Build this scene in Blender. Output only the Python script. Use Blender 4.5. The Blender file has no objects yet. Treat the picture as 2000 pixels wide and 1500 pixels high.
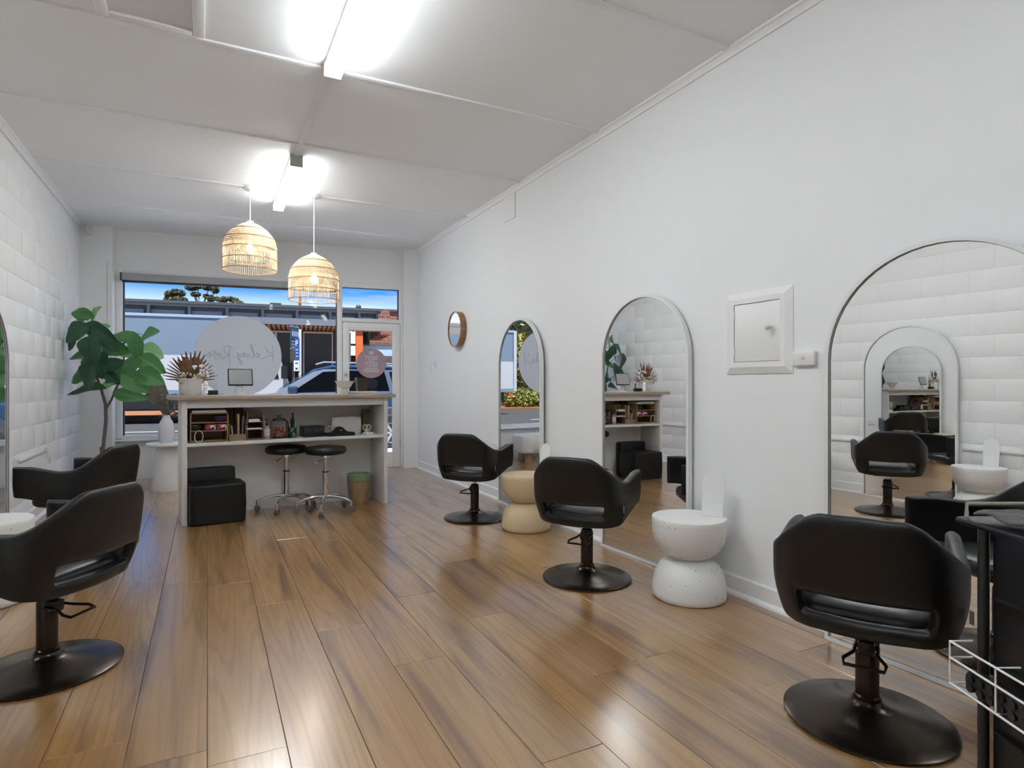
import bpy, bmesh, math, random
from mathutils import Vector, Matrix
R = math.radians
PI = math.pi
sc = bpy.context.scene
col = sc.collection

# ------------------------------------------------------------------ camera
CH = 1.167
F = 1170.0
YAW = math.atan(595 / F)
cam_d = bpy.data.cameras.new('camera'); cam = bpy.data.objects.new('camera', cam_d); col.objects.link(cam)
cam_d.sensor_width = 36; cam_d.lens = F / 2000 * 36; cam_d.clip_start = .05; cam_d.clip_end = 500
cam.location = (0, 0, CH); cam.rotation_euler = (PI / 2, 0, -YAW)
sc.camera = cam

# ------------------------------------------------------------------ colour helpers
def lin(r, g, b):
    f = lambda v: (v / 255 / 12.92) if v / 255 <= .04045 else ((v / 255 + .055) / 1.055) ** 2.4
    return (f(r), f(g), f(b), 1)

# ------------------------------------------------------------------ world
w = bpy.data.worlds.new('sky'); sc.world = w; w.use_nodes = True
nt = w.node_tree; nt.nodes.clear()
def wn(t, **k):
    n = nt.nodes.new(t)
    for a, b in k.items(): setattr(n, a, b)
    return n
tc = wn('ShaderNodeTexCoord'); sep = wn('ShaderNodeSeparateXYZ'); nt.links.new(tc.outputs['Generated'], sep.inputs[0])
ramp = wn('ShaderNodeValToRGB'); nt.links.new(sep.outputs['Z'], ramp.inputs[0])
e = ramp.color_ramp.elements
e[0].position = 0; e[0].color = (.86, .91, .97, 1); e[1].position = 1; e[1].color = (.04, .16, .50, 1)
for p, c in ((.108, (.86, .93, 1, 1)), (.124, (.50, .74, 1, 1)), (.143, (.08, .36, .95, 1)), (.3, (.05, .24, .72, 1))):
    q = e.new(p); q.color = c
mp = wn('ShaderNodeMapping'); mp.inputs['Scale'].default_value = (2.2, 2.2, 26); mp.inputs['Rotation'].default_value = (.03, .05, 0)
nt.links.new(tc.outputs['Generated'], mp.inputs[0])
nz = wn('ShaderNodeTexNoise'); nz.inputs['Scale'].default_value = 2.0; nz.inputs['Detail'].default_value = 6; nt.links.new(mp.outputs[0], nz.inputs['Vector'])
cr = wn('ShaderNodeValToRGB'); nt.links.new(nz.outputs['Fac'], cr.inputs[0])
cr.color_ramp.elements[0].position = .52; cr.color_ramp.elements[0].color = (0, 0, 0, 1)
cr.color_ramp.elements[1].position = .80; cr.color_ramp.elements[1].color = (.75, .75, .75, 1)
mx = wn('ShaderNodeMix', data_type='RGBA'); nt.links.new(cr.outputs[0], mx.inputs[0]); nt.links.new(ramp.outputs[0], mx.inputs[6])
mx.inputs[7].default_value = (.92, .95, 1, 1)
bg = wn('ShaderNodeBackground'); bg.inputs['Strength'].default_value = .54; nt.links.new(mx.outputs[2], bg.inputs['Color'])
wo = wn('ShaderNodeOutputWorld'); nt.links.new(bg.outputs[0], wo.inputs[0])

# ------------------------------------------------------------------ sun (from behind the shop, onto the far side of the street)
sd = bpy.data.lights.new('sun', 'SUN'); sun = bpy.data.objects.new('sun', sd); col.objects.link(sun)
sd.energy = 5.5; sd.angle = R(.6); sd.color = (1, .98, .95)
sun.rotation_euler = (R(21), 0, R(-28)); sun.location = (0, -20, 30)

LAMP = 29.0
SIDE = 4.0
sc.view_settings.view_transform = 'Standard'; sc.view_settings.look = 'None'
sc.view_settings.exposure = 1.06; sc.view_settings.gamma = 1.0; sc.view_settings.use_curve_mapping = False
sc.cycles.use_denoising = True
sc.cycles.use_adaptive_sampling = True; sc.cycles.adaptive_threshold = .06
sc.cycles.max_bounces = 9; sc.cycles.diffuse_bounces = 4; sc.cycles.glossy_bounces = 6; sc.cycles.transparent_max_bounces = 16
sc.cycles.transmission_bounces = 8
sc.cycles.sample_clamp_indirect = 6; sc.cycles.caustics_reflective = True; sc.cycles.blur_glossy = .5

# ------------------------------------------------------------------ materials
MATS = {}
def mat(name, c=(.5, .5, .5, 1), rough=.5, metal=0, spec=.5, vary=0, vscale=8, bump=0, bscale=60, coat=0, sheen=0, alpha=1, trans=0, emit=None, estr=0, stretch=(1, 1, 1), c2=None, detail=4, sub=0):
    if name in MATS: return MATS[name]
    m = bpy.data.materials.new(name); m.use_nodes = True; MATS[name] = m
    n = m.node_tree.nodes; l = m.node_tree.links; b = n['Principled BSDF']
    b.inputs['Base Color'].default_value = c; b.inputs['Roughness'].default_value = rough; b.inputs['Metallic'].default_value = metal
    b.inputs['Specular IOR Level'].default_value = spec; b.inputs['Coat Weight'].default_value = coat; b.inputs['Coat Roughness'].default_value = .1
    b.inputs['Sheen Weight'].default_value = sheen; b.inputs['Alpha'].default_value = alpha; b.inputs['Transmission Weight'].default_value = trans
    if emit: b.inputs['Emission Color'].default_value = emit; b.inputs['Emission Strength'].default_value = estr
    if vary or bump or c2:
        t = n.new('ShaderNodeTexCoord'); mpp = n.new('ShaderNodeMapping'); mpp.inputs['Scale'].default_value = stretch
        l.new(t.outputs['Object'], mpp.inputs[0])
    if vary or c2:
        x = n.new('ShaderNodeTexNoise'); x.inputs['Scale'].default_value = vscale; x.inputs['Detail'].default_value = detail
        l.new(mpp.outputs[0], x.inputs['Vector'])
        r = n.new('ShaderNodeValToRGB'); l.new(x.outputs['Fac'], r.inputs[0])
        ca = tuple(v * (1 - vary) for v in c[:3]) + (1,); cb = c2 if c2 else tuple(min(1, v * (1 + vary)) for v in c[:3]) + (1,)
        r.color_ramp.elements[0].position = .35; r.color_ramp.elements[1].position = .65
        r.color_ramp.elements[0].color = ca; r.color_ramp.elements[1].color = cb
        l.new(r.outputs[0], b.inputs['Base Color'])
    if bump:
        y = n.new('ShaderNodeTexNoise'); y.inputs['Scale'].default_value = bscale; y.inputs['Detail'].default_value = 3; l.new(mpp.outputs[0], y.inputs['Vector'])
        bp = n.new('ShaderNodeBump'); bp.inputs['Strength'].default_value = bump; bp.inputs['Distance'].default_value = .01
        l.new(y.outputs['Fac'], bp.inputs['Height']); l.new(bp.outputs[0], b.inputs['Normal'])
    return m

def wood_floor():
    m = bpy.data.materials.new('oak_floor'); m.use_nodes = True
    n = m.node_tree.nodes; l = m.node_tree.links; b = n['Principled BSDF']
    geo = n.new('ShaderNodeNewGeometry'); oi = n.new('ShaderNodeObjectInfo')
    mul = n.new('ShaderNodeVectorMath'); mul.operation = 'MULTIPLY_ADD'
    cmb = n.new('ShaderNodeCombineXYZ')
    k = n.new('ShaderNodeMath'); k.operation = 'MULTIPLY'; k.inputs[1].default_value = 37.0; l.new(oi.outputs['Random'], k.inputs[0])
    l.new(k.outputs[0], cmb.inputs[0]); l.new(k.outputs[0], cmb.inputs[1]); l.new(k.outputs[0], cmb.inputs[2])
    add = n.new('ShaderNodeVectorMath'); add.operation = 'ADD'; l.new(geo.outputs['Position'], add.inputs[0]); l.new(cmb.outputs[0], add.inputs[1])
    def mapped(s):
        q = n.new('ShaderNodeMapping'); q.inputs['Scale'].default_value = s; l.new(add.outputs[0], q.inputs[0]); return q.outputs[0]
    def noise(s, sc_, det, dist=0):
        q = n.new('ShaderNodeTexNoise'); q.inputs['Scale'].default_value = sc_; q.inputs['Detail'].default_value = det; q.inputs['Distortion'].default_value = dist
        l.new(mapped(s), q.inputs['Vector']); return q.outputs['Fac']
    def rmp(f, els):
        q = n.new('ShaderNodeValToRGB'); l.new(f, q.inputs[0]); E_ = q.color_ramp.elements
        E_[0].position, E_[0].color = els[0]; E_[1].position, E_[1].color = els[-1]
        for p, c in els[1:-1]: z = E_.new(p); z.color = c
        return q.outputs[0]
    def mix(f, a, c, mode='MIX'):
        q = n.new('ShaderNodeMix'); q.data_type = 'RGBA'; q.blend_type = mode
        if isinstance(f, float): q.inputs[0].default_value = f
        else: l.new(f, q.inputs[0])
        for i, v in ((6, a), (7, c)):
            if isinstance(v, tuple): q.inputs[i].default_value = v
            else: l.new(v, q.inputs[i])
        return q.outputs[2]
    base = rmp(noise((7, .8, 1), 1.0, 3), [(.3, (.39, .200, .060, 1)), (.7, (.50, .275, .092, 1))])
    fine = rmp(noise((90, 2.0, 1), 1.0, 5, .4), [(.3, (.72, .72, .72, 1)), (.7, (1, 1, 1, 1))])
    c1 = mix(.75, base, fine, 'MULTIPLY')
    # cathedral rings
    ring = n.new('ShaderNodeMath'); ring.operation = 'MULTIPLY'; ring.inputs[1].default_value = 90
    l.new(noise((5.5, .26, 1), 1.0, 1.0), ring.inputs[0])
    sn_ = n.new('ShaderNodeMath'); sn_.operation = 'SINE'; l.new(ring.outputs[0], sn_.inputs[0])
    rr = rmp(sn_.outputs[0], [(.35, (1, 1, 1, 1)), (.95, (.80, .77, .73, 1))])
    c2 = mix(.75, c1, rr, 'MULTIPLY')
    streak = rmp(noise((8, .75, 1), 1.0, 4, .5), [(.53, (1, 1, 1, 1)), (.66, (.47, .42, .38, 1))])
    c3 = mix(.95, c2, streak, 'MULTIPLY')
    tone = rmp(oi.outputs['Random'], [(0, (.80, .79, .78, 1)), (1, (1.0, 1.0, 1.0, 1))])
    c4 = mix(1.0, c3, tone, 'MULTIPLY')
    l.new(c4, b.inputs['Base Color'])
    b.inputs['Roughness'].default_value = .30; b.inputs['Specular IOR Level'].default_value = .5
    b.inputs['Coat Weight'].default_value = 1.0; b.inputs['Coat Roughness'].default_value = .21; b.inputs['Coat IOR'].default_value = 2.1
    rg = rmp(sn_.outputs[0], [(0, (.30, .30, .30, 1)), (1, (.34, .34, .34, 1))]); l.new(rg, b.inputs['Roughness'])
    bp = n.new('ShaderNodeBump'); bp.inputs['Strength'].default_value = .02; bp.inputs['Distance'].default_value = .002
    l.new(rr, bp.inputs['Height']); l.new(bp.outputs[0], b.inputs['Normal'])
    MATS['oak_floor'] = m
    return m

def brick_mat(name, c1, c2, mortar, scale=1):
    m = bpy.data.materials.new(name); m.use_nodes = True; MATS[name] = m
    n = m.node_tree.nodes; l = m.node_tree.links; b = n['Principled BSDF']
    t = n.new('ShaderNodeTexCoord'); mpp = n.new('ShaderNodeMapping'); mpp.inputs['Rotation'].default_value = (PI / 2, 0, 0); l.new(t.outputs['Object'], mpp.inputs[0])
    br = n.new('ShaderNodeTexBrick'); br.inputs['Scale'].default_value = scale; br.inputs['Color1'].default_value = c1; br.inputs['Color2'].default_value = c2
    br.inputs['Mortar'].default_value = mortar; br.inputs['Brick Width'].default_value = .48; br.inputs['Row Height'].default_value = .17; br.inputs['Mortar Size'].default_value = .02
    l.new(mpp.outputs[0], br.inputs['Vector']); l.new(br.outputs['Color'], b.inputs['Base Color']); b.inputs['Roughness'].default_value = .9
    return m

def glass_mat(name, tint=(1, 1, 1, 1), refl=.5, gloss=.0):
    m = bpy.data.materials.new(name); m.use_nodes = True; MATS[name] = m
    n = m.node_tree.nodes; l = m.node_tree.links; n.clear()
    o = n.new('ShaderNodeOutputMaterial'); tr = n.new('ShaderNodeBsdfTransparent'); tr.inputs[0].default_value = tint
    gl = n.new('ShaderNodeBsdfGlossy'); gl.inputs['Roughness'].default_value = gloss
    fr = n.new('ShaderNodeFresnel'); fr.inputs[0].default_value = 1.45
    mu = n.new('ShaderNodeMath'); mu.operation = 'MULTIPLY'; mu.inputs[1].default_value = refl; l.new(fr.outputs[0], mu.inputs[0])
    mi = n.new('ShaderNodeMixShader'); l.new(mu.outputs[0], mi.inputs[0]); l.new(tr.outputs[0], mi.inputs[1]); l.new(gl.outputs[0], mi.inputs[2]); l.new(mi.outputs[0], o.inputs[0])
    return m

def decal_mat(name, c, tl=.4):
    m = bpy.data.materials.new(name); m.use_nodes = True; MATS[name] = m
    n = m.node_tree.nodes; l = m.node_tree.links; n.clear()
    o = n.new('ShaderNodeOutputMaterial'); d = n.new('ShaderNodeBsdfDiffuse'); d.inputs[0].default_value = c
    t = n.new('ShaderNodeBsdfTranslucent'); t.inputs[0].default_value = c
    mi = n.new('ShaderNodeMixShader'); mi.inputs[0].default_value = tl; l.new(d.outputs[0], mi.inputs[1]); l.new(t.outputs[0], mi.inputs[2]); l.new(mi.outputs[0], o.inputs[0])
    return m

def terrazzo(name, base, chip):
    m = bpy.data.materials.new(name); m.use_nodes = True; MATS[name] = m
    n = m.node_tree.nodes; l = m.node_tree.links; b = n['Principled BSDF']
    t = n.new('ShaderNodeTexCoord'); v = n.new('ShaderNodeTexVoronoi'); v.inputs['Scale'].default_value = 55; l.new(t.outputs['Object'], v.inputs['Vector'])
    r = n.new('ShaderNodeValToRGB'); l.new(v.outputs['Distance'], r.inputs[0]); E_ = r.color_ramp.elements
    E_[0].position = .13; E_[0].color = (1, 1, 1, 1); E_[1].position = .19; E_[1].color = (0, 0, 0, 1)
    v2 = n.new('ShaderNodeTexNoise'); v2.inputs['Scale'].default_value = 16; l.new(t.outputs['Object'], v2.inputs['Vector'])
    r2 = n.new('ShaderNodeValToRGB'); l.new(v2.outputs['Fac'], r2.inputs[0]); r2.color_ramp.elements[0].position = .5; r2.color_ramp.elements[1].position = .6
    mu = n.new('ShaderNodeMath'); mu.operation = 'MULTIPLY'; l.new(r.outputs[0], mu.inputs[0]); l.new(r2.outputs[0], mu.inputs[1])
    mi = n.new('ShaderNodeMix'); mi.data_type = 'RGBA'; l.new(mu.outputs[0], mi.inputs[0]); mi.inputs[6].default_value = base; mi.inputs[7].default_value = chip
    l.new(mi.outputs[2], b.inputs['Base Color']); b.inputs['Roughness'].default_value = .55
    return m

WALL = mat('white_wall_paint', (.855, .865, .875, 1), .55, spec=.3, bump=.05, bscale=180)
CEIL = mat('white_ceiling_paint', (.895, .91, .925, 1), .5, spec=.3, bump=.03, bscale=6)
BLOCK = mat('painted_block', (.88, .88, .88, 1), .5, spec=.35, bump=.3, bscale=120)
TRIM = mat('white_gloss_trim', (.86, .86, .86, 1), .35)
OAK = wood_floor()
SUB = mat('dark_subfloor', (.07, .045, .03, 1), .8)
LEATHER = mat('black_leather', (.0035, .0035, .004, 1), .42, bump=.12, bscale=260, spec=.45)
SEATL = mat('seat_vinyl', (.018, .018, .019, 1), .33, bump=.08, bscale=200, spec=.6)
BRONZE = mat('bronze_metal', (.055, .043, .034, 1), .26, metal=.9)
DARKM = mat('dark_steel', (.02, .018, .016, 1), .35, metal=.7)
CHROME = mat('chrome', (.82, .82, .83, 1), .10, metal=1)
MIRROR = mat('mirror_silver', (.93, .94, .94, 1), .0, metal=1)
FRAMEW = mat('white_mirror_frame', (.80, .80, .80, 1), .35)
FRAMED = mat('dark_edge', (.05, .05, .05, 1), .4)
TERR = terrazzo('white_terrazzo', (.80, .80, .78, 1), (.16, .13, .10, 1))
WARM_TERR = terrazzo('warm_lit_terrazzo', (.62, .49, .30, 1), (.25, .18, .10, 1))  # warm light bounced off the floor is put into this base colour
CABW = mat('white_laminate', (.74, .73, .71, 1), .4)
TOPW = mat('limed_oak_top', (.42, .34, .27, 1), .35, vary=.12, vscale=3, stretch=(1, 12, 1))
TIMBER = mat('honey_timber', (.30, .155, .065, 1), .4, vary=.35, vscale=3, stretch=(2, 2, 14))
PLASTW = mat('white_plastic', (.8, .8, .8, 1), .3)
BLKP = mat('black_plastic', (.008, .008, .009, 1), .35)
GLASS = glass_mat('clear_glass', (1, 1, 1, 1), .14)
JARG = glass_mat('jar_glass', (.96, .96, .95, 1), 1.0)

# ------------------------------------------------------------------ mesh builder
class MB:
    def __init__(s): s.bm = bmesh.new()
    def box(s, c, d, rz=0, bev=0, seg=2, M=None):
        r = bmesh.ops.create_cube(s.bm, size=1); v = r['verts']
        mm = Matrix.Translation(c) @ Matrix.Rotation(rz, 4, 'Z') @ Matrix.Diagonal((*d, 1))
        if M: mm = M @ mm
        bmesh.ops.transform(s.bm, matrix=mm, verts=v)
        if bev:
            es = list({e for a in v for e in a.link_edges})
            bmesh.ops.bevel(s.bm, geom=es, offset=bev, segments=seg, affect='EDGES', profile=.5)
        return s
    def cyl(s, a, b, r1, r2=None, n=20, caps=True):
        a = Vector(a); b = Vector(b); d = b - a; r2 = r1 if r2 is None else r2
        r = bmesh.ops.create_cone(s.bm, cap_ends=caps, segments=n, radius1=r1, radius2=r2, depth=d.length)
        q = d.to_track_quat('Z', 'Y').to_matrix().to_4x4()
        bmesh.ops.transform(s.bm, matrix=Matrix.Translation((a + b) / 2) @ q, verts=r['verts']); return s
    def sphere(s, c, r, u=16, v=10, sc_=(1, 1, 1)):
        q = bmesh.ops.create_uvsphere(s.bm, u_segments=u, v_segments=v, radius=r)
        bmesh.ops.transform(s.bm, matrix=Matrix.Translation(c) @ Matrix.Diagonal((*sc_, 1)), verts=q['verts']); return s
    def lathe(s, prof, n=32, c=(0, 0, 0), closed=False):
        rings = []
        for r, z in prof:
            if r < 1e-5: rings.append([s.bm.verts.new((c[0], c[1], c[2] + z))])
            else: rings.append([s.bm.verts.new((c[0] + r * math.cos(2 * PI * i / n), c[1] + r * math.sin(2 * PI * i / n), c[2] + z)) for i in range(n)])
        pr = list(zip(rings, rings[1:])) + ([(rings[-1], rings[0])] if closed else [])
        for a, b in pr:
            for i in range(n):
                j = (i + 1) % n
                if len(a) == 1 and len(b) == 1: continue
                if len(a) == 1: s.bm.faces.new((a[0], b[j], b[i]))
                elif len(b) == 1: s.bm.faces.new((a[i], a[j], b[0]))
                else: s.bm.faces.new((a[i], a[j], b[j], b[i]))
        return s
    def tube(s, pts, r, n=8, closed=False, caps=True):
        P = [Vector(p) for p in pts]; m = len(P); rings = []; up = None
        for i in range(m):
            if closed: t = (P[(i + 1) % m] - P[i - 1])
            else: t = P[min(i + 1, m - 1)] - P[max(i - 1, 0)]
            t.normalize()
            if up is None:
                up = Vector((0, 0, 1)) if abs(t.z) < .9 else Vector((1, 0, 0))
            x = up.cross(t)
            if x.length < 1e-4: x = Vector((1, 0, 0)).cross(t)
            x.normalize(); y = t.cross(x); up = y
            rr = r[i] if isinstance(r, (list, tuple)) else r
            rings.append([s.bm.verts.new(P[i] + rr * (x * math.cos(2 * PI * k / n) + y * math.sin(2 * PI * k / n))) for k in range(n)])
        pr = list(zip(rings, rings[1:])) + ([(rings[-1], rings[0])] if closed else [])
        for a, b in pr:
            for k in range(n): s.bm.faces.new((a[k], a[(k + 1) % n], b[(k + 1) % n], b[k]))
        if caps and not closed: s.bm.faces.new(rings[0][::-1]); s.bm.faces.new(rings[-1])
        return s
    def prism(s, outline, z0, z1, M=None):
        # outline in XY, extruded along Z, optional transform
        a = [s.bm.verts.new((x, y, z0)) for x, y in outline]; b = [s.bm.verts.new((x, y, z1)) for x, y in outline]
        n = len(a); s.bm.faces.new(a[::-1]); s.bm.faces.new(b)
        for i in range(n): s.bm.faces.new((a[i], a[(i + 1) % n], b[(i + 1) % n], b[i]))
        if M: bmesh.ops.transform(s.bm, matrix=M, verts=a + b)
        return s
    def ring(s, outer, inner, z0, z1, M=None):
        n = len(outer); L = [[s.bm.verts.new((x, y, z)) for x, y in o] for o, z in ((outer, z0), (outer, z1), (inner, z1), (inner, z0))]
        for q in range(4):
            a, b = L[q], L[(q + 1) % 4]
            for i in range(n): s.bm.faces.new((a[i], a[(i + 1) % n], b[(i + 1) % n], b[i]))
        if M: bmesh.ops.transform(s.bm, matrix=M, verts=[v for q in L for v in q])
        return s
    def quad(s, *p): s.bm.faces.new([s.bm.verts.new(q) for q in p]); return s
    def grid(s, rows, thick=0):
        V = [[s.bm.verts.new(p) for p in r] for r in rows]
        for a, b in zip(V, V[1:]):
            for i in range(len(a) - 1): s.bm.faces.new((a[i], a[i + 1], b[i + 1], b[i]))
        return s
    def mesh(s, name, m, smooth=True, ang=40):
        bmesh.ops.recalc_face_normals(s.bm, faces=s.bm.faces)
        me = bpy.data.meshes.new(name); s.bm.to_mesh(me); s.bm.free()
        if m: me.materials.append(m)
        if smooth:
            for p in me.polygons: p.use_smooth = True
            me.set_sharp_from_angle(angle=R(ang))
        return me
    def build(s, name, m, parent=None, smooth=True, ang=40, loc=None, rz=None):
        return link(name, s.mesh(name, m, smooth, ang), parent, loc, rz)

def link(name, me, parent=None, loc=None, rz=None):
    o = bpy.data.objects.new(name, me); col.objects.link(o)
    if parent: o.parent = parent
    if loc: o.location = loc
    if rz is not None: o.rotation_euler = (0, 0, rz)
    return o
def tag(o, label, cat, group=None):
    o['label'] = label; o['category'] = cat
    if group: o['group'] = group
    return o
def thing(name, label, cat, loc=(0, 0, 0), rz=0, group=None):
    o = bpy.data.objects.new(name, None); col.objects.link(o); o.empty_display_size = .1
    o.location = loc; o.rotation_euler = (0, 0, rz)
    return tag(o, label, cat, group)
def struct(o): o['kind'] = 'structure'; return o
def stuff(o): o['kind'] = 'stuff'; return o
def dup(root, loc=None, rz=None, label=None, parent=None):
    c = root.copy(); col.objects.link(c); c.parent = parent
    if loc is not None: c.location = loc
    if rz is not None: c.rotation_euler = (0, 0, rz)
    if label: c['label'] = label
    for ch in list(root.children): dup(ch, parent=c)
    return c
def bake(o):
    """turn an object's modifiers into plain mesh data"""
    dg = bpy.context.evaluated_depsgraph_get(); ev = o.evaluated_get(dg)
    me = bpy.data.meshes.new_from_object(ev); o.modifiers.clear(); old = o.data; o.data = me
    for p in me.polygons: p.use_smooth = True
    return o

def ray(u, v):
    xc = (u - 1000) / F; up = -(v - 750) / F; c, s = math.cos(YAW), math.sin(YAW)
    return Vector((xc * c + s, -xc * s + c, up))
def at_depth(u, v, zc):
    return Vector((0, 0, CH)) + ray(u, v) * zc

# street frame: s along the shopfront, n outwards, z up
SA = R(-7.4); SO = Vector((.35, 8.52, 0)); SD = Vector((math.cos(SA), math.sin(SA), 0)); SN = Vector((-math.sin(SA), math.cos(SA), 0))
def S(s, n, z=0): return SO + SD * s + SN * n + Vector((0, 0, z))
MS = Matrix.Translation(SO) @ Matrix.Rotation(SA, 4, 'Z')
def sx(x): return (x - .35) / .9917

# room limits
XL, XR, YB, ZC = -1.33, 2.62, -4.2, 3.04

# ================================================================== FLOOR
fl = struct(MB().box(((XL + XR) / 2, 2.3, -.06), (XR - XL + .4, 13.4, .1)).build('floor', SUB))
PW = .229
random.seed(4)
plank_m = MB().box((0, 0, -.004), (PW - .0016, 1, .016), bev=.0012, seg=1).mesh('plank', OAK, True, 30)
fixed = {-1: [2.145], 0: [3.871, 2.05], 1: [3.411], 2: [2.934], 3: [2.427, 4.6], 4: [5.2, 3.2], 5: [2.753], 7: [2.019]}
for i in range(-6, 12):
    x0 = i * PW; 
    if x0 + PW < XL - .1 or x0 > XR: continue
    js = fixed.get(i, [random.uniform(1.2, 3.4)]); ys = sorted(js)
    while ys[0] > YB: ys.insert(0, ys[0] - random.choice((1.85, 1.6, 2.05)))
    while ys[-1] < 8.9: ys.append(ys[-1] + random.choice((1.85, 1.7, 2.0)))
    for a, b in zip(ys, ys[1:]):
        b = min(b, 8.9)
        if b - a < .05: continue
        o = link('plank', plank_m, fl, (x0 + PW / 2, (a + b) / 2, 0)); o.scale = (1, b - a - .0016, 1)
        o.location.z = -.004

# ================================================================== CEILING
ce = struct(MB().box(((XL + XR) / 2, 2.5, ZC + .06), (XR - XL + .6, 13.6, .12)).build('ceiling', CEIL))
for y in (-1.35, -.1, 1.15, 2.43, 3.67, 4.92, 6.2, 7.45):
    MB().box(((XL + XR) / 2, y, ZC - .005), (XR - XL, .045, .014), bev=.004).build('cover_strip', CEIL, ce)
for a, b in ((-4.2, 2.13), (3.66, 8.6)):
    MB().box((.65, (a + b) / 2, ZC - .004), (.05, b - a, .010), bev=.003).build('cover_strip', CEIL, ce)
cprof = [(0, 0), (.045, 0), (.045, -.012), (.03, -.018), (.018, -.032), (.012, -.045), (0, -.045)]
def cornice(name, a, b, rz):
    L = (Vector(b) - Vector(a)).length
    M = Matrix.Translation(Vector(a)) @ Matrix.Rotation(rz, 4, 'Z') @ Matrix.Rotation(PI / 2, 4, 'X')
    return struct(MB().prism(cprof, 0, L, M).build(name, TRIM, smooth=False))
cornice('trim_1', (XR, YB, ZC), (XR, 8.05, ZC), PI)          # right wall cornice
cornice('trim_2', (XL, 8.4, ZC), (XL, YB, ZC), 0)

# ================================================================== WALLS
struct(MB().box((XR + .08, 2.2, ZC / 2), (.16, 13.2, ZC)).build('wall_right', WALL))
wl = struct(MB().box((XL - .0835, 2.3, ZC / 2), (.16, 13.2, ZC)).build('wall_left', BLOCK))
blk = MB().box((0, 0, 0), (.012, .3945, .1945), bev=.0025, seg=2).mesh('block', BLOCK, True, 50)
half = MB().box((0, 0, 0), (.012, .1945, .1945), bev=.0025, seg=2).mesh('block_half', BLOCK, True, 50)
for r in range(15):
    y = 8.5 - (.2 if r % 2 else 0); z = .1 + r * .2 + .012
    if r % 2: link('block', half, wl, (XL - .0075, 8.6, z))
    while y > 1.7:
        o = link('block', blk, wl, (XL - .0075 + random.uniform(-.0008, .0008), y - .0, z)); y -= .4
struct(MB().box(((XL + XR) / 2, YB - .08, ZC / 2), (XR - XL + .3, .16, ZC)).build('wall_back', WALL))
# front wall with openings (street frame)
sL, sR = sx(XL) - .1, sx(XR) + .1
fw = MB()
def fbox(m, s0, s1, n0, n1, z0, z1, bev=0): m.box(((s0 + s1) / 2, (n0 + n1) / 2, (z0 + z1) / 2), (s1 - s0, n1 - n0, z1 - z0), bev=bev, M=MS); return m
W0, W1, D1 = sx(-.985), sx(1.60), sx(2.45)
fbox(fw, sL, W0, -.17, .18, 0, ZC); fbox(fw, D1, sR, -.17, .18, 0, ZC)
fbox(fw, W0, D1, -.02, .18, 2.56, ZC); fbox(fw, W0, W1, -.02, .18, 0, .50)
struct(fw.build('wall_front', WALL, smooth=False))
# skirting boards
def skirting(name, a, b, rz):
    L = (Vector(b) - Vector(a)).length
    pr = [(0, 0), (.034, 0), (.032, .012), (.022, .022), (.016, .026), (.016, .10), (.010, .108), (0, .108)]
    M = Matrix.Translation(Vector(a)) @ Matrix.Rotation(rz, 4, 'Z') @ Matrix.Rotation(PI / 2, 4, 'X')
    return struct(MB().prism(pr, 0, L, M).build(name, TRIM, smooth=False))
skirting('baseboard_right', (XR, YB, 0), (XR, 8.0, 0), PI)
skirting('baseboard_left', (XL, 8.3, 0), (XL, YB, 0), 0)

# ================================================================== SHOP WINDOW, TRANSOM, DOOR
win = struct(bpy.data.objects.new('window_1', None)); col.objects.link(win)
fr = MB(); g0, g1 = sx(-.92), sx(1.574)
fbox(fr, W0, g0, -.05, .08, .50, 2.56, .006); fbox(fr, g1, sx(1.641), -.05, .08, 0, 2.56, .006)
fbox(fr, g0, g1, -.05, .08, 2.50, 2.56, .006); fbox(fr, g0, g1, -.06, .08, .49, .535, .006)
fr.build('window_frame', TRIM, win)
db = MB(); fbox(db, g0, g0 + .014, .0, .03, .535, 2.5); fbox(db, g1 - .014, g1, .0, .03, .535, 2.5)
db.build('glazing_bead', FRAMED, win)
MB().box(((g0 + g1) / 2, .015, 1.5175), (g1 - g0, .006, 1.965), M=MS).build('pane', GLASS, win, False)
sl = MB(); fbox(sl, W0, g1, -.09, -.02, .47, .492, .004); sl.build('window_sill', TRIM, win)
tr_ = MB(); fbox(tr_, W0 - .05, W0, -.185, -.17, .0, 2.62, .003); tr_.build('architrave', TRIM, win)
t0, t1 = sx(1.641), sx(2.404)
win2 = struct(bpy.data.objects.new('window_2', None)); col.objects.link(win2)
fr = MB(); fbox(fr, t0, D1, -.05, .08, 2.49, 2.56, .006); fbox(fr, t0, D1, -.05, .08, 2.015, 2.069, .006); fbox(fr, t1, D1, -.05, .08, 2.069, 2.49, .006)
fr.build('transom_frame', TRIM, win2)
db = MB(); fbox(db, t1 - .016, t1, .0, .03, 2.069, 2.49); fbox(db, t0, t1, .0, .03, 2.482, 2.49); db.build('glazing_bead', FRAMED, win2)
MB().box(((t0 + t1) / 2, .015, 2.28), (t1 - t0, .006, .42), M=MS).build('pane', GLASS, win2, False)
door = struct(bpy.data.objects.new('door_1', None)); col.objects.link(door)
d0, d1, q0, q1 = sx(1.650), sx(2.420), sx(1.735), sx(2.315)
m = MB(); fbox(m, d0, q0, -.03, .02, .006, 2.008, .003); fbox(m, q1, d1, -.03, .02, .006, 2.008, .003)
fbox(m, q0, q1, -.03, .02, 1.905, 2.008, .003); fbox(m, q0, q1, -.03, .02, .006, .189, .003); m.build('door_leaf', TRIM, door)
MB().box(((q0 + q1) / 2, -.004, 1.047), (q1 - q0, .006, 1.716), M=MS).build('pane', GLASS, door, False)
m = MB(); fbox(m, sx(2.424), D1, -.05, .08, 0, 2.02, .004); m.build('door_jamb', TRIM, door)
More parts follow.
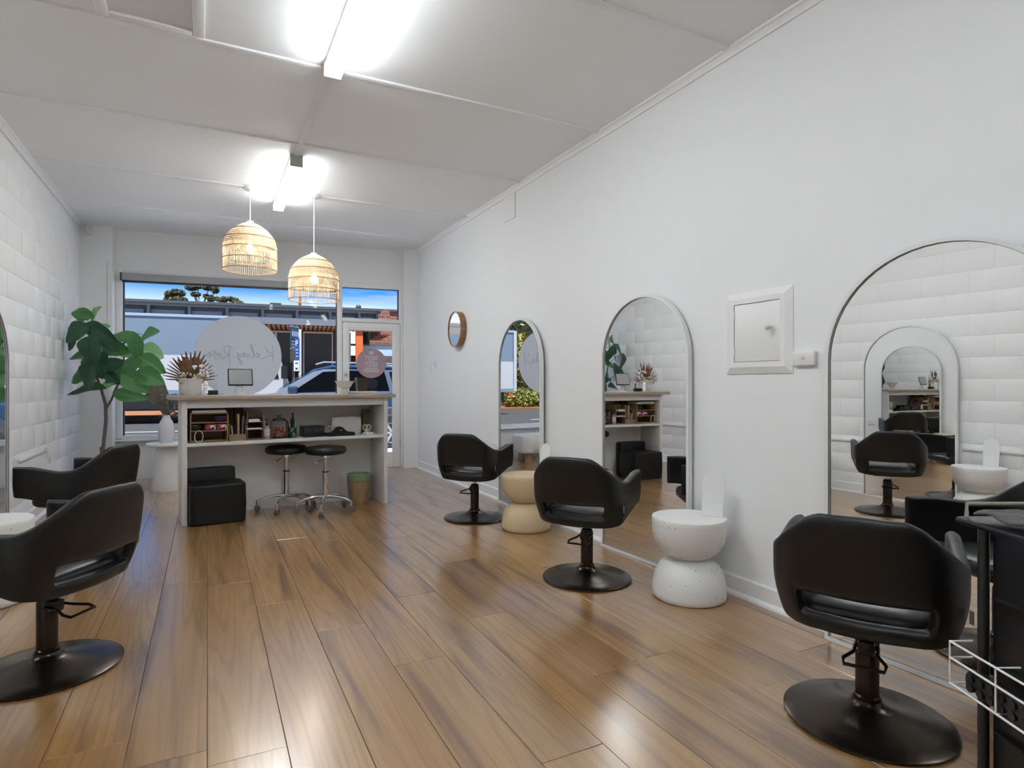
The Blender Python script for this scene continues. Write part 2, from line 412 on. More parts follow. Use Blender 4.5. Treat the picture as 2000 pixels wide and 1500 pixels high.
p = S(sx(1.688), -.03, 1.307); h = MB().cyl(p, p - SN * .012, .028, n=24); h.sphere(p - SN * .045, .024, sc_=(1, .8, 1)); h.cyl(p, p - SN * .04, .010); h.build('door_knob', CHROME, door)
for z in (1.78, .35):
    p = S(sx(2.422), -.036, z); MB().cyl(p - Vector((0, 0, .045)), p + Vector((0, 0, .045)), .007, n=10).build('hinge', CHROME, door)

# roller blind
rb = thing('roller_blind', 'rolled-up grey roller blind along the top of the shop window', 'blind')
m = MB(); fbox(m, g0 + .01, g1 - .005, -.115, -.052, 2.428, 2.512, .012); m.build('blind_roll', mat('grey_blind', (.42, .42, .43, 1), .5), rb)
m = MB(); fbox(m, g0 + .01, g1 - .005, -.075, -.055, 2.402, 2.427, .003); m.build('bottom_rail', FRAMED, rb)
for a in (g0, g1 - .006):
    m = MB(); fbox(m, a - .003, a + .011, -.12, -.05, 2.42, 2.515, .003); m.build('end_bracket', FRAMED, rb)

# ------------------------------------------------------------------ decals on the glass
DEC = decal_mat('frosted_vinyl', (.84, .84, .84, 1), .45)
INK = decal_mat('grey_ink', (.52, .52, .52, 1), .3)
def disc_on_glass(name, s, z, r, n, m, rim=None):
    M = MS @ Matrix.Translation((s, n, z)) @ Matrix.Rotation(PI / 2, 4, 'X')
    return MB().prism([(r * math.cos(2 * PI * i / 72), r * math.sin(2 * PI * i / 72)) for i in range(72)], 0, .004, M).build(name, m, smooth=False)
sg = thing('round_window_sign', 'large round frosted sign with mirrored script on the shop window', 'sign', S(sx(.36), -.012, 1.0))
def adopt(o, par):
    bpy.context.view_layer.update(); o.parent = par; o.matrix_parent_inverse = par.matrix_world.inverted(); return o
adopt(disc_on_glass('sign_disc', sx(.36), 1.528, .52, .006, DEC), sg)
# mirrored script lettering, drawn as pen strokes (x to the right as read, reversed when placed)
def script(strokes, s_c, z_c, h, n, r, m, name, par):
    for st in strokes:
        pts = []
        P = [Vector((a, b, 0)) for a, b in st]
        for i in range(len(P) - 1):
            p0 = P[max(i - 1, 0)]; p1 = P[i]; p2 = P[i + 1]; p3 = P[min(i + 2, len(P) - 1)]
            for k in range(6):
                t = k / 6
                pts.append(.5 * ((2 * p1) + (p2 - p0) * t + (2 * p0 - 5 * p1 + 4 * p2 - p3) * t * t + (3 * p1 - p0 - 3 * p2 + p3) * t ** 3))
        pts.append(P[-1])
        w_ = [MS @ Vector((s_c - p.x * h, n, z_c + p.y * h)) for p in pts]
        adopt(MB().tube(w_, r, 5).build(name, m), par)
KR = [[(-4.5, 1.3), (-4.55, .4), (-4.5, -.7)], [(-3.5, 1.25), (-3.9, .5), (-4.6, .1), (-4.0, -.1), (-3.3, -.45), (-2.9, -.5)],
      [(-2.9, -.1), (-2.5, .1), (-2.6, .3), (-2.9, .05), (-2.7, -.35), (-2.3, -.15)], [(-2.3, -.1), (-1.75, 1.2), (-2.0, 1.25), (-2.15, .1), (-2.0, -.35), (-1.7, -.1)],
      [(-1.7, -.1), (-1.45, .2), (-1.35, -.25), (-1.6, -.35)], [(-1.2, -.1), (-.85, .1), (-.95, .25), (-1.15, 0), (-1.0, -.3), (-.7, -.1)],
      [(-.7, .2), (-.55, -.25), (-.2, .25), (-.35, -.7), (-.6, -1.3), (-.7, -.9), (-.1, -.2)],
      [(.75, 1.0), (.8, 0), (.72, -1.5)], [(.4, .7), (.8, 1.15), (1.4, 1.0), (1.35, .4), (.85, .05), (1.25, -.3), (1.7, -.65)],
      [(2.0, .1), (1.75, -.1), (1.95, -.35), (2.2, -.1), (2.0, .1), (2.35, .05)], [(2.35, .05), (2.65, .5), (2.55, -.3), (2.3, -.7)], [(2.9, -.1), (3.25, .1), (3.15, .3), (2.9, 0), (3.1, -.3), (3.6, .1)]]
script(KR, sx(.36) - .03, 1.545, .098, -.002, .0028, INK, 'script_stroke', sg)

ds = thing('door_sticker', 'round pink-grey sticker reading BEST on the glass door', 'sticker', S(sx(2.028), -.012, 1.25))
PINK = decal_mat('pink_vinyl', (.62, .48, .50, 1), .45)
adopt(disc_on_glass('sticker_disc', sx(2.028), 1.455, .205, -.010, PINK), ds)
def text_on(body, s, n, z, size, m, par, name='lettering', mirror=True):
    cu = bpy.data.curves.new('t', 'FONT'); cu.body = body; cu.size = size; cu.align_x = 'CENTER'; cu.align_y = 'CENTER'; cu.extrude = .0006; cu.offset = size * .012
    o = bpy.data.objects.new('t', cu); col.objects.link(o); bpy.context.view_layer.update()
    me = bpy.data.meshes.new_from_object(o.evaluated_get(bpy.context.evaluated_depsgraph_get())); bpy.data.objects.remove(o); bpy.data.curves.remove(cu)
    M = MS @ Matrix.Translation((s, n, z)) @ Matrix.Rotation(PI / 2, 4, 'X') @ Matrix.Diagonal((-1 if mirror else 1, 1, 1, 1))
    me.transform(M); me.materials.clear(); me.materials.append(m)
    if mirror: me.flip_normals()
    return adopt(link(name, me), par) if par else link(name, me)
LET = decal_mat('pale_lettering', (.82, .84, .86, 1), .3)
text_on('BEST', sx(2.028), -.0155, 1.525, .085, LET, ds)
text_on('BEST', sx(2.028), -.0155, 1.432, .085, LET, ds)
for z, w_, hh in ((1.60, .06, .045), (1.478, .10, .012), (1.385, .18, .012), (1.362, .22, .012), (1.338, .20, .012)):
    m = MB(); fbox(m, sx(2.028) - w_ / 2, sx(2.028) + w_ / 2, -.0162, -.0148, z - hh / 2, z + hh / 2); adopt(m.build('print_line', LET, smooth=False), ds)
ns = disc_on_glass('navy_sticker', sx(2.045), 1.17, .075, -.010, mat('navy_vinyl', (.006, .007, .03, 1), .5)); tag(ns, 'small round navy sticker low on the glass door', 'sticker')

# ================================================================== MIRRORS
def arch(wd, ht, n=28, ins=0):
    r = wd / 2 - ins; zc = ht - wd / 2
    pts = [(-r, ins), (r, ins)] + [(r * math.cos(PI * i / n), zc + r * math.sin(PI * i / n)) for i in range(n + 1)]
    return pts
def arch_mirror(label, x, y, yaw, wd, ht, face, group=None, depth=.034):
    # face=-1 looks to -x, +1 looks to +x ; local: X across, Z up, looking along +Y local
    t = thing('arched_mirror', label, 'mirror', (x, y, 0), 0, group)
    t.rotation_euler = (0, 0, (PI / 2 if face < 0 else -PI / 2) + yaw)
    RX = Matrix.Rotation(PI / 2, 4, 'X')   # XY outline -> XZ, extrude towards -Y
    # local +Y is the mirror normal
    o, i_ = arch(wd, ht), arch(wd, ht, ins=.016)
    MB().ring(o, i_, 0, depth, Matrix.Translation((0, depth, 0)) @ RX).build('frame', FRAMEW, t, ang=35)
    j, k = arch(wd, ht, ins=.0155), arch(wd, ht, ins=.0178)
    MB().ring(j, k, 0, .004, Matrix.Translation((0, depth - .004, 0)) @ RX).build('inner_bead', mat('grey_bead', (.22, .22, .22, 1), .3, metal=.6), t, ang=35)
    MB().prism(arch(wd, ht, ins=.015), 0, .006, Matrix.Translation((0, depth - .012, 0)) @ RX).build('mirror_glass', MIRROR, t, smooth=False)
    MB().prism(arch(wd, ht, ins=.012), 0, .004, Matrix.Translation((0, .005, 0)) @ RX).build('back_board', FRAMED, t, smooth=False)
    return t
# right wall: from the shopfront backwards
g_m = None
arch_mirror('arched white-framed mirror reflecting the street, nearest the round timber mirror', 2.60, 4.93, R(-.9), .875, 1.775, -1)
arch_mirror('arched white-framed mirror between the warm-tinted and the white hourglass tables', 2.585, 3.145, R(2.55), .84, 1.755, -1)
arch_mirror('arched white-framed mirror beside the white wall access panel', 2.575, 1.335, R(2.5), .93, 1.735, -1)
arch_mirror('arched mirror on the block wall nearest the fiddle-leaf plant', XL + .035, 5.03, 0, .86, 1.72, 1)
arch_mirror('arched mirror on the block wall facing the white access panel', XL + .035, 3.2, 0, .86, 1.75, 1)

rm = thing('round_mirror', 'small round mirror in a deep timber rim on the right wall', 'mirror', (XR, 6.485, 1.80), PI / 2)
def circ(r, n=48): return [(r * math.cos(2 * PI * i / n), r * math.sin(2 * PI * i / n)) for i in range(n)]
RX = Matrix.Rotation(PI / 2, 4, 'X')
MB().ring(circ(.205), circ(.197), 0, .075, Matrix.Translation((0, .075, 0)) @ RX).build('timber_rim', TIMBER, rm)
MB().prism(circ(.198), 0, .004, Matrix.Translation((0, .066, 0)) @ RX).build('mirror_glass', MIRROR, rm, smooth=False)
MB().prism(circ(.198), 0, .05, Matrix.Translation((0, .055, 0)) @ RX).build('back_board', FRAMED, rm, smooth=False)

# ================================================================== SALON CHAIRS
def chair_shell():
    W, YBK, YF, CR = .282, -.255, .255, .14
    path = []
    for k in range(7): path.append((W - .012 * (1 - k / 6), YF + (YBK + CR - YF) * k / 6, 0))
    for k in range(1, 8): a = PI / 2 * k / 8; path.append((W - CR + CR * math.cos(a), YBK + CR - CR * math.sin(a), a / (PI / 2)))
    for k in range(0, 15):
        x = (W - CR) * (1 - k / 7); path.append((x, YBK - .018 * (1 - (x / (W - CR)) ** 2), 1))
    left = [(-x, y, b) for x, y, b in path[:14]][::-1]; path = path + left
    # arc length to shape top edge
    n = len(path); acc = [0]
    for a, b in zip(path, path[1:]): acc.append(acc[-1] + math.hypot(b[0] - a[0], b[1] - a[1]))
    mid = acc[-1] / 2
    def interp(t, tab):
        for (a, va), (b, vb) in zip(tab, tab[1:]):
            if t <= b:
                k = (t - a) / (b - a); return va + (vb - va) * k
        return tab[-1][1]
    top = [(0, .758), (.125, .754), (.16, .742), (.29, .640), (.335, .622), (.42, .614), (.54, .630), (.60, .640), (9, .640)]
    bot = [(0, .345), (.15, .347), (.25, .352), (.36, .362), (.64, .435), (9, .435)]
    rows = []
    levels = [0, .35, 1, 1.5, 2, 2.25, 2.5, 2.75, 3]
    V = []
    bm = bmesh.new()
    for i, (x, y, bk) in enumerate(path):
        d = abs(acc[i] - mid); zt, zb = interp(d, top), interp(d, bot)
        z1 = zb + .052 + .004 * bk; z2 = z1 + .072
        colv = []
        for lv in levels:
            if lv <= 1: z = zb + (z1 - zb) * lv
            elif lv <= 2: z = z1 + (z2 - z1) * (lv - 1)
            else: z = z2 + (zt - z2) * (lv - 2)
            tp = min(1, (z - .33) / .20); sc_ = .84 + .16 * math.sin(tp * PI / 2) if tp < 1 else 1.0
            lean = -(z - .45) * .20 * bk if z > .45 else (.45 - z) * .10 * bk
            colv.append(bm.verts.new((x * sc_, y * (sc_ if y < 0 else 1) + lean, z)))
        V.append((colv, acc[i] - mid))
    for (a, da), (b, db_) in zip(V, V[1:]):
        for j in range(len(levels) - 1):
            if max(abs(da), abs(db_)) < .222 and 1 <= levels[j] and levels[j + 1] <= 2: continue
            bm.faces.new((a[j], b[j], b[j + 1], a[j + 1]))
    bmesh.ops.recalc_face_normals(bm, faces=bm.faces)
    # make normals look outwards
    f0 = max(bm.faces, key=lambda f: f.calc_center_median().x)
    if f0.normal.x < 0: bmesh.ops.reverse_faces(bm, faces=bm.faces)
    me = bpy.data.meshes.new('backrest_shell'); bm.to_mesh(me); bm.free(); me.materials.append(LEATHER)
    o = link('backrest_shell', me)
    so = o.modifiers.new('t', 'SOLIDIFY'); so.thickness = .046; so.offset = -1; so.edge_crease_rim = .55
    su = o.modifiers.new('s', 'SUBSURF'); su.levels = 2; su.render_levels = 2
    return bake(o)
def superell(hx, hy, e, n=40):
    out = []
    for i in range(n):
        a = 2 * PI * i / n; c, s = math.cos(a), math.sin(a)
        out.append((hx * math.copysign(abs(c) ** (2 / e), c), hy * math.copysign(abs(s) ** (2 / e), s)))
    return out
def cushion(hx, hy, z0, z1, e=4, puff=.03, cy=0, n=40):
    m = MB(); rings = []
    for sc_, z in ((.0, z0), (.9, z0), (.98, z0 + puff * .4), (1, (z0 + z1) / 2), (.98, z1 - puff * .5), (.92, z1 - puff * .12), (.6, z1 + .002), (.0, z1 + .004)):
        if sc_ == 0: rings.append([m.bm.verts.new((0, cy, z))])
        else: rings.append([m.bm.verts.new((x * sc_, y * sc_ + cy, z)) for x, y in superell(hx, hy, e, n)])
    for a, b in zip(rings, rings[1:]):
        for i in range(n):
            j = (i + 1) % n
            if len(a) == 1: m.bm.faces.new((a[0], b[j], b[i]))
            elif len(b) == 1: m.bm.faces.new((a[i], a[j], b[0]))
            else: m.bm.faces.new((a[i], a[j], b[j], b[i]))
    return m
def make_chair(label):
    t = thing('salon_chair', label, 'chair', group='black salon styling chairs')
    sh = chair_shell(); sh.parent = t
    cushion(.205, .205, .366, .440, 5, .035, .012).build('seat', SEATL, t, ang=60)
    MB().box((0, 0, .350), (.26, .26, .022), bev=.006).build('seat_plate', BLKP, t)
    MB().lathe([(0, 0), (.262, 0), (.266, .004), (.266, .010), (.258, .014), (.20, .022), (.13, .036), (.075, .052), (.05, .064), (.045, .075), (0, .075)], 64).build('base_disc', BRONZE, t, ang=50)
    MB().lathe([(0, .07), (.042, .07), (.042, .085), (.037, .09), (.037, .275), (.033, .292), (.022, .300), (0, .300)], 32).build('column', BRONZE, t, ang=35)
    MB().cyl((0, 0, .295), (0, 0, .342), .0135, n=20).build('piston', CHROME, t)
    lv = MB().box((0, -.038, .262), (.052, .045, .052), bev=.012, seg=2).build('pump_housing', BLKP, t)
    z = .262; pts = [(-.034, -.02, z), (-.036, -.085, z - .004), (-.062, -.135, z - .012), (-.058, -.165, z - .02), (.058, -.165, z - .02), (.062, -.135, z - .012), (.036, -.085, z - .004), (.034, -.02, z)]
    pu = MB().tube(pts, .0058, 8).build('pump_lever', DARKM, t)
    for s in (-1, 1): MB().cyl((s * .026, -.045, .258), (s * .034, -.045, .258), .006, n=10).build('bolt', CHROME, pu)
    MB().box((.279, -.175, .470), (.004, .014, .04), rz=.6).build('label_tab', mat('grey_tab', (.25, .25, .25, 1), .6), t)
    return t
ch = make_chair('black salon chair before the mirror nearest the round timber mirror')
def face(deg): return R(deg) - PI / 2
ch.location = (2.076, 4.80, 0); ch.rotation_euler = (0, 0, face(40))
dup(ch, (2.04, 3.015, 0), face(36), 'black salon chair between the warm-tinted and white hourglass tables')
dup(ch, (2.05, 1.30, 0), face(29), 'black salon chair beside the black trolley with a towel')
dup(ch, (-.76, 4.93, 0), face(150), 'black salon chair on the block-wall side nearest the fiddle-leaf plant')
dup(ch, (-.585, 3.05, 0), face(145), 'black salon chair on the block-wall side farther from the plant')

# ================================================================== HOURGLASS TABLES
def hourglass(label, loc, m, k=1.0):
    prof = [(0, 0), (.185, 0), (.196, .008), (.199, .03), (.196, .08), (.184, .13), (.160, .175), (.125, .205), (.095, .2175), (.095, .2205), (.125, .233), (.160, .262), (.185, .305), (.197, .355), (.200, .41), (.200, .432), (.197, .437), (0, .437)]
    o = MB().lathe(prof, 56).build('hourglass_table', m, ang=50, loc=loc)
    return tag(o, label, 'side table')
HX = 2.40
hourglass('terrazzo hourglass side table, warm floor light painted in, beside the mirror reflecting the street', (2.30, 4.27, 0), WARM_TERR)
hourglass('white speckled hourglass side table below the white access panel', (2.365, 2.50, 0), TERR)
hourglass('white speckled hourglass table between the two chairs along the block wall', (-1.05, 4.13, 0), TERR)
hourglass('white speckled hourglass table against the block wall, seen only in a mirror', (-1.07, 2.53, 0), TERR)
ACR = mat('white_acrylic', (.84, .84, .84, 1), .3)
def pill_board(label, loc, rz):
    r, h_ = .062, .245
    ol = [(-r * .92, 0), (r * .92, 0)] + [(r * math.cos(PI * i / 16), h_ - r + r * math.sin(PI * i / 16)) for i in range(17)]
    o = MB().prism(ol, 0, .006, RX).build('round_top_board', ACR, smooth=False, loc=loc, rz=rz)
    o.rotation_euler = (R(-6), 0, rz); return tag(o, label, 'board')
pill_board('thin white round-topped board standing on the white hourglass table below the access panel', (2.48, 2.44, .438), R(-62))
pill_board('thin white round-topped board standing on the warm-tinted hourglass table', (2.445, 4.23, .438), R(-80))
pill_board('thin white round-topped board on the hourglass table seen only in a mirror', (-1.21, 2.49, .438), R(90))

# ================================================================== RECEPTION COUNTER
CA = Vector((-.187, 5.605, 0)); CB = Vector((1.578, 5.79, 0)); cd = (CB - CA); CL = cd.length; crz = math.atan2(cd.y, cd.x)
MC = Matrix.Translation(CA) @ Matrix.Rotation(crz, 4, 'Z')
ct = thing('reception_counter', 'white open-backed reception counter with a limed oak top', 'counter', CA, crz)
DP = .40
for x in (.02, CL - .02): MB().box((x, DP / 2, .5175), (.04, DP, 1.035), bev=.002).build('side_panel', CABW, ct)
MB().box((CL / 2, DP - .012, .52), (CL - .08, .02, 1.03)).build('back_panel', CABW, ct)
MB().box((CL / 2, DP / 2 - .01, .66), (CL - .08, DP - .03, .028), bev=.002).build('shelf', CABW, ct)
MB().box((CL / 2, .02, 1.0), (CL - .08, .022, .07), bev=.002).build('top_rail', CABW, ct)
MB().box((CL / 2 - .01, DP / 2 + .03, 1.0525), (CL + .15, DP + .16, .035), bev=.004).build('worktop', TOPW, ct)
def C(x, y, z): return MC @ Vector((x, y, z))
SH = .675; TP = 1.071
def cx(u, v, y, z=None):
    """local x on the counter for a pixel, on the vertical plane y (local)"""
    p0 = C(0, y, 0); d = (MC.to_3x3() @ Vector((1, 0, 0)))
    r = ray(u, v); # solve r*t = p0 + d*k in xy
    det = r.x * (-d.y) + d.x * r.y
    t = (p0.x * (-d.y) + d.x * p0.y) / det; q = Vector((0, 0, CH)) + r * t
    return (q - p0).dot(d), q.z
def put(o, x, y, z, rz=0): o.location = C(x, y, z); o.rotation_euler = (0, 0, crz + rz); return o

# --- shelf items
WIRE = mat('gold_wood', (.33, .21, .10, 1), .45, vary=.15, vscale=6)
PAPER = mat('white_paper', (.78, .77, .75, 1), .6)
# letter tray, far left
x0, _ = cx(365, 840, .2); x1, _ = cx(438, 840, .2)
t = thing('letter_tray', 'three-tier wooden letter tray on the left end of the counter shelf', 'letter tray'); put(t, (x0 + x1) / 2 + .012, .18, SH); tw = (x1 - x0)
for s in (-1, 1): MB().box((s * (tw / 2 - .004), 0, .125), (.008, .26, .245), bev=.002).build('side_panel', WIRE, t)
for z in (.01, .095, .165, .243): MB().box((0, 0, z), (tw - .016, .26, .007)).build('tier', WIRE, t)
MB().box((0, .126, .125), (tw - .016, .006, .24)).build('back_panel', WIRE, t)
o = MB().box((0, 0, 0), (tw * .9, .24, .022), bev=.002).build('paper_stack', PAPER); tag(o, 'stack of white paper lying on top of the letter tray', 'paper'); put(o, (x0 + x1) / 2 + .012, .18, SH + .247 + .0115)
def checker(name, cs):
    m = bpy.data.materials.new(name); m.use_nodes = True; n = m.node_tree.nodes; l = m.node_tree.links
    t_ = n.new('ShaderNodeTexCoord'); v = n.new('ShaderNodeTexVoronoi'); v.inputs['Scale'].default_value = 38; l.new(t_.outputs['Object'], v.inputs['Vector'])
    sp = n.new('ShaderNodeSeparateColor'); l.new(v.outputs['Color'], sp.inputs[0]); r = n.new('ShaderNodeValToRGB'); r.color_ramp.interpolation = 'CONSTANT'; l.new(sp.outputs[0], r.inputs[0])
    for i, c in enumerate(cs):
        e_ = r.color_ramp.elements[i] if i < 2 else r.color_ramp.elements.new(i / len(cs)); e_.position = i / len(cs); e_.color = c
    l.new(r.outputs[0], n['Principled BSDF'].inputs['Base Color']); return m
PAT = checker('patchwork_print', [lin(200, 60, 40), lin(235, 230, 220), lin(40, 50, 110), lin(230, 150, 50), lin(120, 40, 50)])
for i, (dx, w_) in enumerate(((.02, .085), (.105, .085))):
    o = MB().box((0, 0, 0), (w_, .14, .052), bev=.01).build('patterned_pouch', PAT); tag(o, ('multicoloured patchwork pouch in the letter tray, beside the black cable' if i == 0 else 'multicoloured patchwork pouch in the letter tray, beside the wooden file holder'), 'pouch'); put(o, (x0 + x1) / 2 + dx, .12, SH + .099 + .0265)
o = MB().box((0, 0, 0), (.10, .13, .05), bev=.014).build('dark_pouch', mat('plum_cloth', (.03, .012, .03, 1), .8)); tag(o, 'dark plum pouch on the upper tier of the letter tray', 'pouch'); put(o, (x0 + x1) / 2 + .10, .13, SH + .169 + .0255)
o = cushion(.066, .06, 0, .058, 2.4, .03).build('black_bag', BLKP); tag(o, 'soft black bag pushed into the middle tier of the letter tray', 'bag'); put(o, (x0 + x1) / 2 - .095, .13, SH + .0995)
cab = [(math.cos(a) * .032, 0, math.sin(a) * .05 + .055) for a in [2 * PI * i / 20 for i in range(20)]]
o = MB().tube(cab, .0028, 6, closed=True).build('white_cable', PLASTW); tag(o, 'loop of white charging cable hanging before the letter tray', 'cable'); put(o, x0 + .075, .03, SH - .003)
# magazine file holder
x0, _ = cx(444, 840, .2); x1, _ = cx(476, 840, .2); tw = x1 - x0
t = thing('file_holder', 'tall wooden magazine file holder with two slots on the shelf', 'file holder'); put(t, (x0 + x1) / 2, .2, SH)
KR2 = mat('kraft_board', (.26, .18, .10, 1), .6, vary=.1, vscale=4)
for k in range(3): MB().prism([(-.12, 0), (.12, 0), (.12, .285), (.06, .285), (-.12, .12)], -.003, .003, Matrix.Translation((-tw / 2 + tw / 2 * k, 0, 0)) @ Matrix.Rotation(PI / 2, 4, 'Z') @ RX).build('divider', KR2, t, smooth=False)
MB().box((0, .118, .145), (tw, .005, .28)).build('back_panel', KR2, t); MB().box((0, 0, .004), (tw, .24, .006)).build('floor_panel', KR2, t); MB().box((0, -.117, .03), (tw, .005, .05)).build('front_lip', KR2, t)
for i, (xf, z, w_, c, lab) in enumerate(((-.25, .06, .008, (.5, .5, .52, 1), 'thin grey booklet leaning in the wooden file holder'), (.07, .11, .012, (.62, .42, .22, 1), 'tan notebook standing in the wooden file holder'), (.30, .10, .004, (.35, .36, .38, 1), 'slim dark folder leaning in the wooden file holder'))):
    o = MB().box((0, 0, z), (w_, .19, z * 2), bev=.001).build('booklet', mat('booklet_%d' % i, c, .5)); tag(o, lab, 'book'); put(o, (x0 + x1) / 2 + xf * tw, .19, SH + .0105); o.rotation_euler[1] = (-.12, 0, .05)[i]
# wooden desk organiser
x0, _ = cx(478, 840, .2); x1, _ = cx(511, 840, .2); tw = x1 - x0
t = thing('desk_organiser', 'small wooden desk organiser with open tiers beside the pump bottle', 'organiser'); put(t, (x0 + x1) / 2, .19, SH)
for s in (-1, 1): MB().box((s * (tw / 2 - .003), 0, .12), (.006, .22, .24), bev=.002).build('side_panel', KR2, t)
for z in (.006, .09, .155): MB().box((0, 0, z), (tw - .012, .22, .005)).build('tier', KR2, t)
MB().box((0, .107, .12), (tw - .012, .005, .235)).build('back_panel', KR2, t); MB().box((0, -.02, .215), (tw - .012, .005, .05)).build('top_slat', KR2, t)
for z, w_, h_, lab in ((.1575, .09, .024, 'stack of white cards in the upper tier of the desk organiser'), (.0925, .12, .010, 'thin pile of paper in the lower tier of the desk organiser')):
    o = MB().box((0, 0, h_ / 2), (w_, .12, h_), bev=.001).build('card_stack', PAPER); tag(o, lab, 'paper'); put(o, (x0 + x1) / 2 - .012, .13, SH + z)
# pump bottle
xb, _ = cx(521, 840, .1)
t = thing('pump_bottle', 'clear pump bottle of pinkish lotion with a black pump', 'bottle'); put(t, xb, .09, SH)
MB().lathe([(0, 0), (.022, 0), (.024, .004), (.024, .095), (.018, .11), (.011, .115), (.011, .122), (0, .122)], 24).build('bottle_body', mat('pink_lotion', (.42, .30, .27, 1), .15, coat=.5), t)
MB().lathe([(.0243, .03), (.0246, .03), (.0246, .09), (.0243, .09)], 24, closed=True).build('paper_label', mat('pink_label', (.62, .5, .47, 1), .5), t)
pm = MB().cyl((0, 0, .122), (0, 0, .145), .013, .010, n=16); pm.cyl((0, 0, .145), (0, 0, .172), .004, n=10); pm.box((-.008, 0, .176), (.045, .014, .010), bev=.003); pm.build('pump', BLKP, t)
# sweets jar
xb, _ = cx(545, 840, .14)
t = thing('sweets_jar', 'square glass jar of wrapped sweets with a domed lid', 'jar'); put(t, xb, .14, SH)
MB().box((0, 0, .082), (.145, .115, .160), bev=.02, seg=3).build('jar_body', JARG, t)
lid = MB().lathe([(0, .162), (.055, .162), (.057, .168), (.045, .178), (.018, .184), (.010, .187), (.010, .196), (.021, .203), (.021, .210), (0, .214)], 28).build('lid', JARG, t)
random.seed(3); sw = MB()
for k in range(70): sw.box((random.uniform(-.05, .05), random.uniform(-.038, .038), .016 + random.random() ** 1.3 * .085), (.026, .014, .010), rz=random.uniform(0, 3), bev=.003, seg=1)
stuff(sw.build('sweets', PAT and checker('sweet_wrappers', [lin(200, 90, 60), lin(215, 140, 90), lin(150, 50, 50), lin(220, 190, 150), lin(110, 40, 60)]), t))
# pen cup
xb, _ = cx(570, 840, .14)
t = thing('pen_cup', 'green and black pen cup beside the sweets jar', 'pen cup'); put(t, xb, .13, SH)
MB().lathe([(0, .003), (.036, .003), (.036, .092), (.039, .092), (.039, 0), (0, 0)], 24).build('cup', checker('leafy_print', [lin(30, 35, 30), lin(60, 110, 80), lin(20, 20, 22), lin(90, 130, 100), lin(25, 30, 25)]), t)
for k, (dx, dy, hh, c) in enumerate(((-.018, 0, .15, (.6, .3, .2, 1)), (-.005, .012, .165, (.01, .01, .012, 1)), (.016, .0, .155, (.7, .7, .7, 1)), (.008, -.015, .145, (.01, .01, .02, 1)), (-.022, .01, .14, (.02, .02, .02, 1)))):
    o = MB().cyl((dx * .5, dy * .5, .006), (dx * 1.7, dy * 1.7, hh), .0045, n=8).build('pen', mat('pen_%d' % k, c, .4)); tag(o, ('orange', 'slim black', 'silver', 'dark blue', 'dark grey')[k] + ' pen standing in the green pen cup', 'pen'); put(o, xb, .13, SH)
o = MB().lathe([(0, .006), (.011, .006), (.017, .13), (.017, .165), (.009, .19), (.007, .21), (.012, .214), (.012, .224), (0, .226)], 16).build('brush', mat('navy_plastic', (.008, .009, .02, 1), .4)); tag(o, 'thick navy-handled brush standing in the pen cup', 'brush'); put(o, xb + .006, .13, SH)
# cash box
xa, _ = cx(591, 840, .14); xb, _ = cx(631, 840, .14)
t = thing('cash_box', 'black metal cash box with a small round lock', 'cash box'); put(t, (xa + xb) / 2, .17, SH, .03)
MB().box((0, 0, .042), (xb - xa, .16, .084), bev=.006).build('box_body', mat('black_enamel', (.009, .009, .010, 1), .35), t)
MB().box((0, 0, .092), (xb - xa + .004, .164, .014), bev=.005).build('lid', mat('black_enamel'), t)
MB().cyl((.01, -.081, .05), (.01, -.086, .05), .009, n=16).build('lock', CHROME, t)
# black headset-like phone rest
xa, _ = cx(635, 845, .08); xb, _ = cx(692, 845, .08)
t = thing('hair_clipper_case', 'low black padded case with a humped middle and silver badge', 'case'); put(t, (xa + xb) / 2, .09, SH)
L_ = (xb - xa) / 2
pr = [(-L_, .012)] + [(-L_ + .01 + (L_ * 2 - .02) * k / 20, .032 + .055 * math.exp(-((k - 10) / 3.6) ** 2)) for k in range(21)] + [(L_, .012), (L_ - .01, 0), (-L_ + .01, 0)]
MB().prism(pr, -.045, .045, RX).build('case_body', LEATHER, t, ang=50)
MB().box((.0, -.046, .055), (.014, .004, .012), bev=.002).build('badge', CHROME, t)
# wrapped packet, wooden rings, olive book, white box
xa, _ = cx(648, 820, .22); xb, _ = cx(706, 820, .22)
o = cushion((xb - xa) / 2, .028, 0, .17, 7, .02).build('wrapped_packet', mat('clear_wrapped_white', (.68, .66, .64, 1), .25, bump=.3, bscale=30)); tag(o, 'white packet in crinkled clear wrap leaning at the back of the shelf', 'packet'); put(o, (xa + xb) / 2, .24, SH)
for u, lab in ((648, 'pair of cream ring handles to the left of the wrapped packet'), (716, 'pair of cream ring handles between the packet and the olive book')):
    xa, _ = cx(u, 840, .2); m = MB()
    for dx in (-.018, .018): m.tube([(dx + .024 * math.cos(2 * PI * i / 20), 0, .062 + .024 * math.sin(2 * PI * i / 20)) for i in range(20)], .007, 8, closed=True)
    m.box((0, 0, .020), (.05, .02, .04), bev=.006)
    o = m.build('ring_handle_tool', mat('cream_plastic', (.58, .52, .43, 1), .4)); tag(o, lab, 'tool'); put(o, xa, .19, SH)
xa, _ = cx(717, 815, .26)
o = MB().box((0, 0, .12), (.075, .03, .24), bev=.002).build('olive_book', mat('olive_cover', (.13, .12, .075, 1), .5)); tag(o, 'tall olive-green book standing at the right end of the shelf', 'book'); put(o, xa, .30, SH)
xa, _ = cx(719, 848, .07)
o = MB().box((0, 0, .012), (.075, .06, .024), bev=.002).build('white_box', PLASTW); tag(o, 'tiny flat white box at the right front of the shelf', 'box'); put(o, xa, .08, SH, .3)

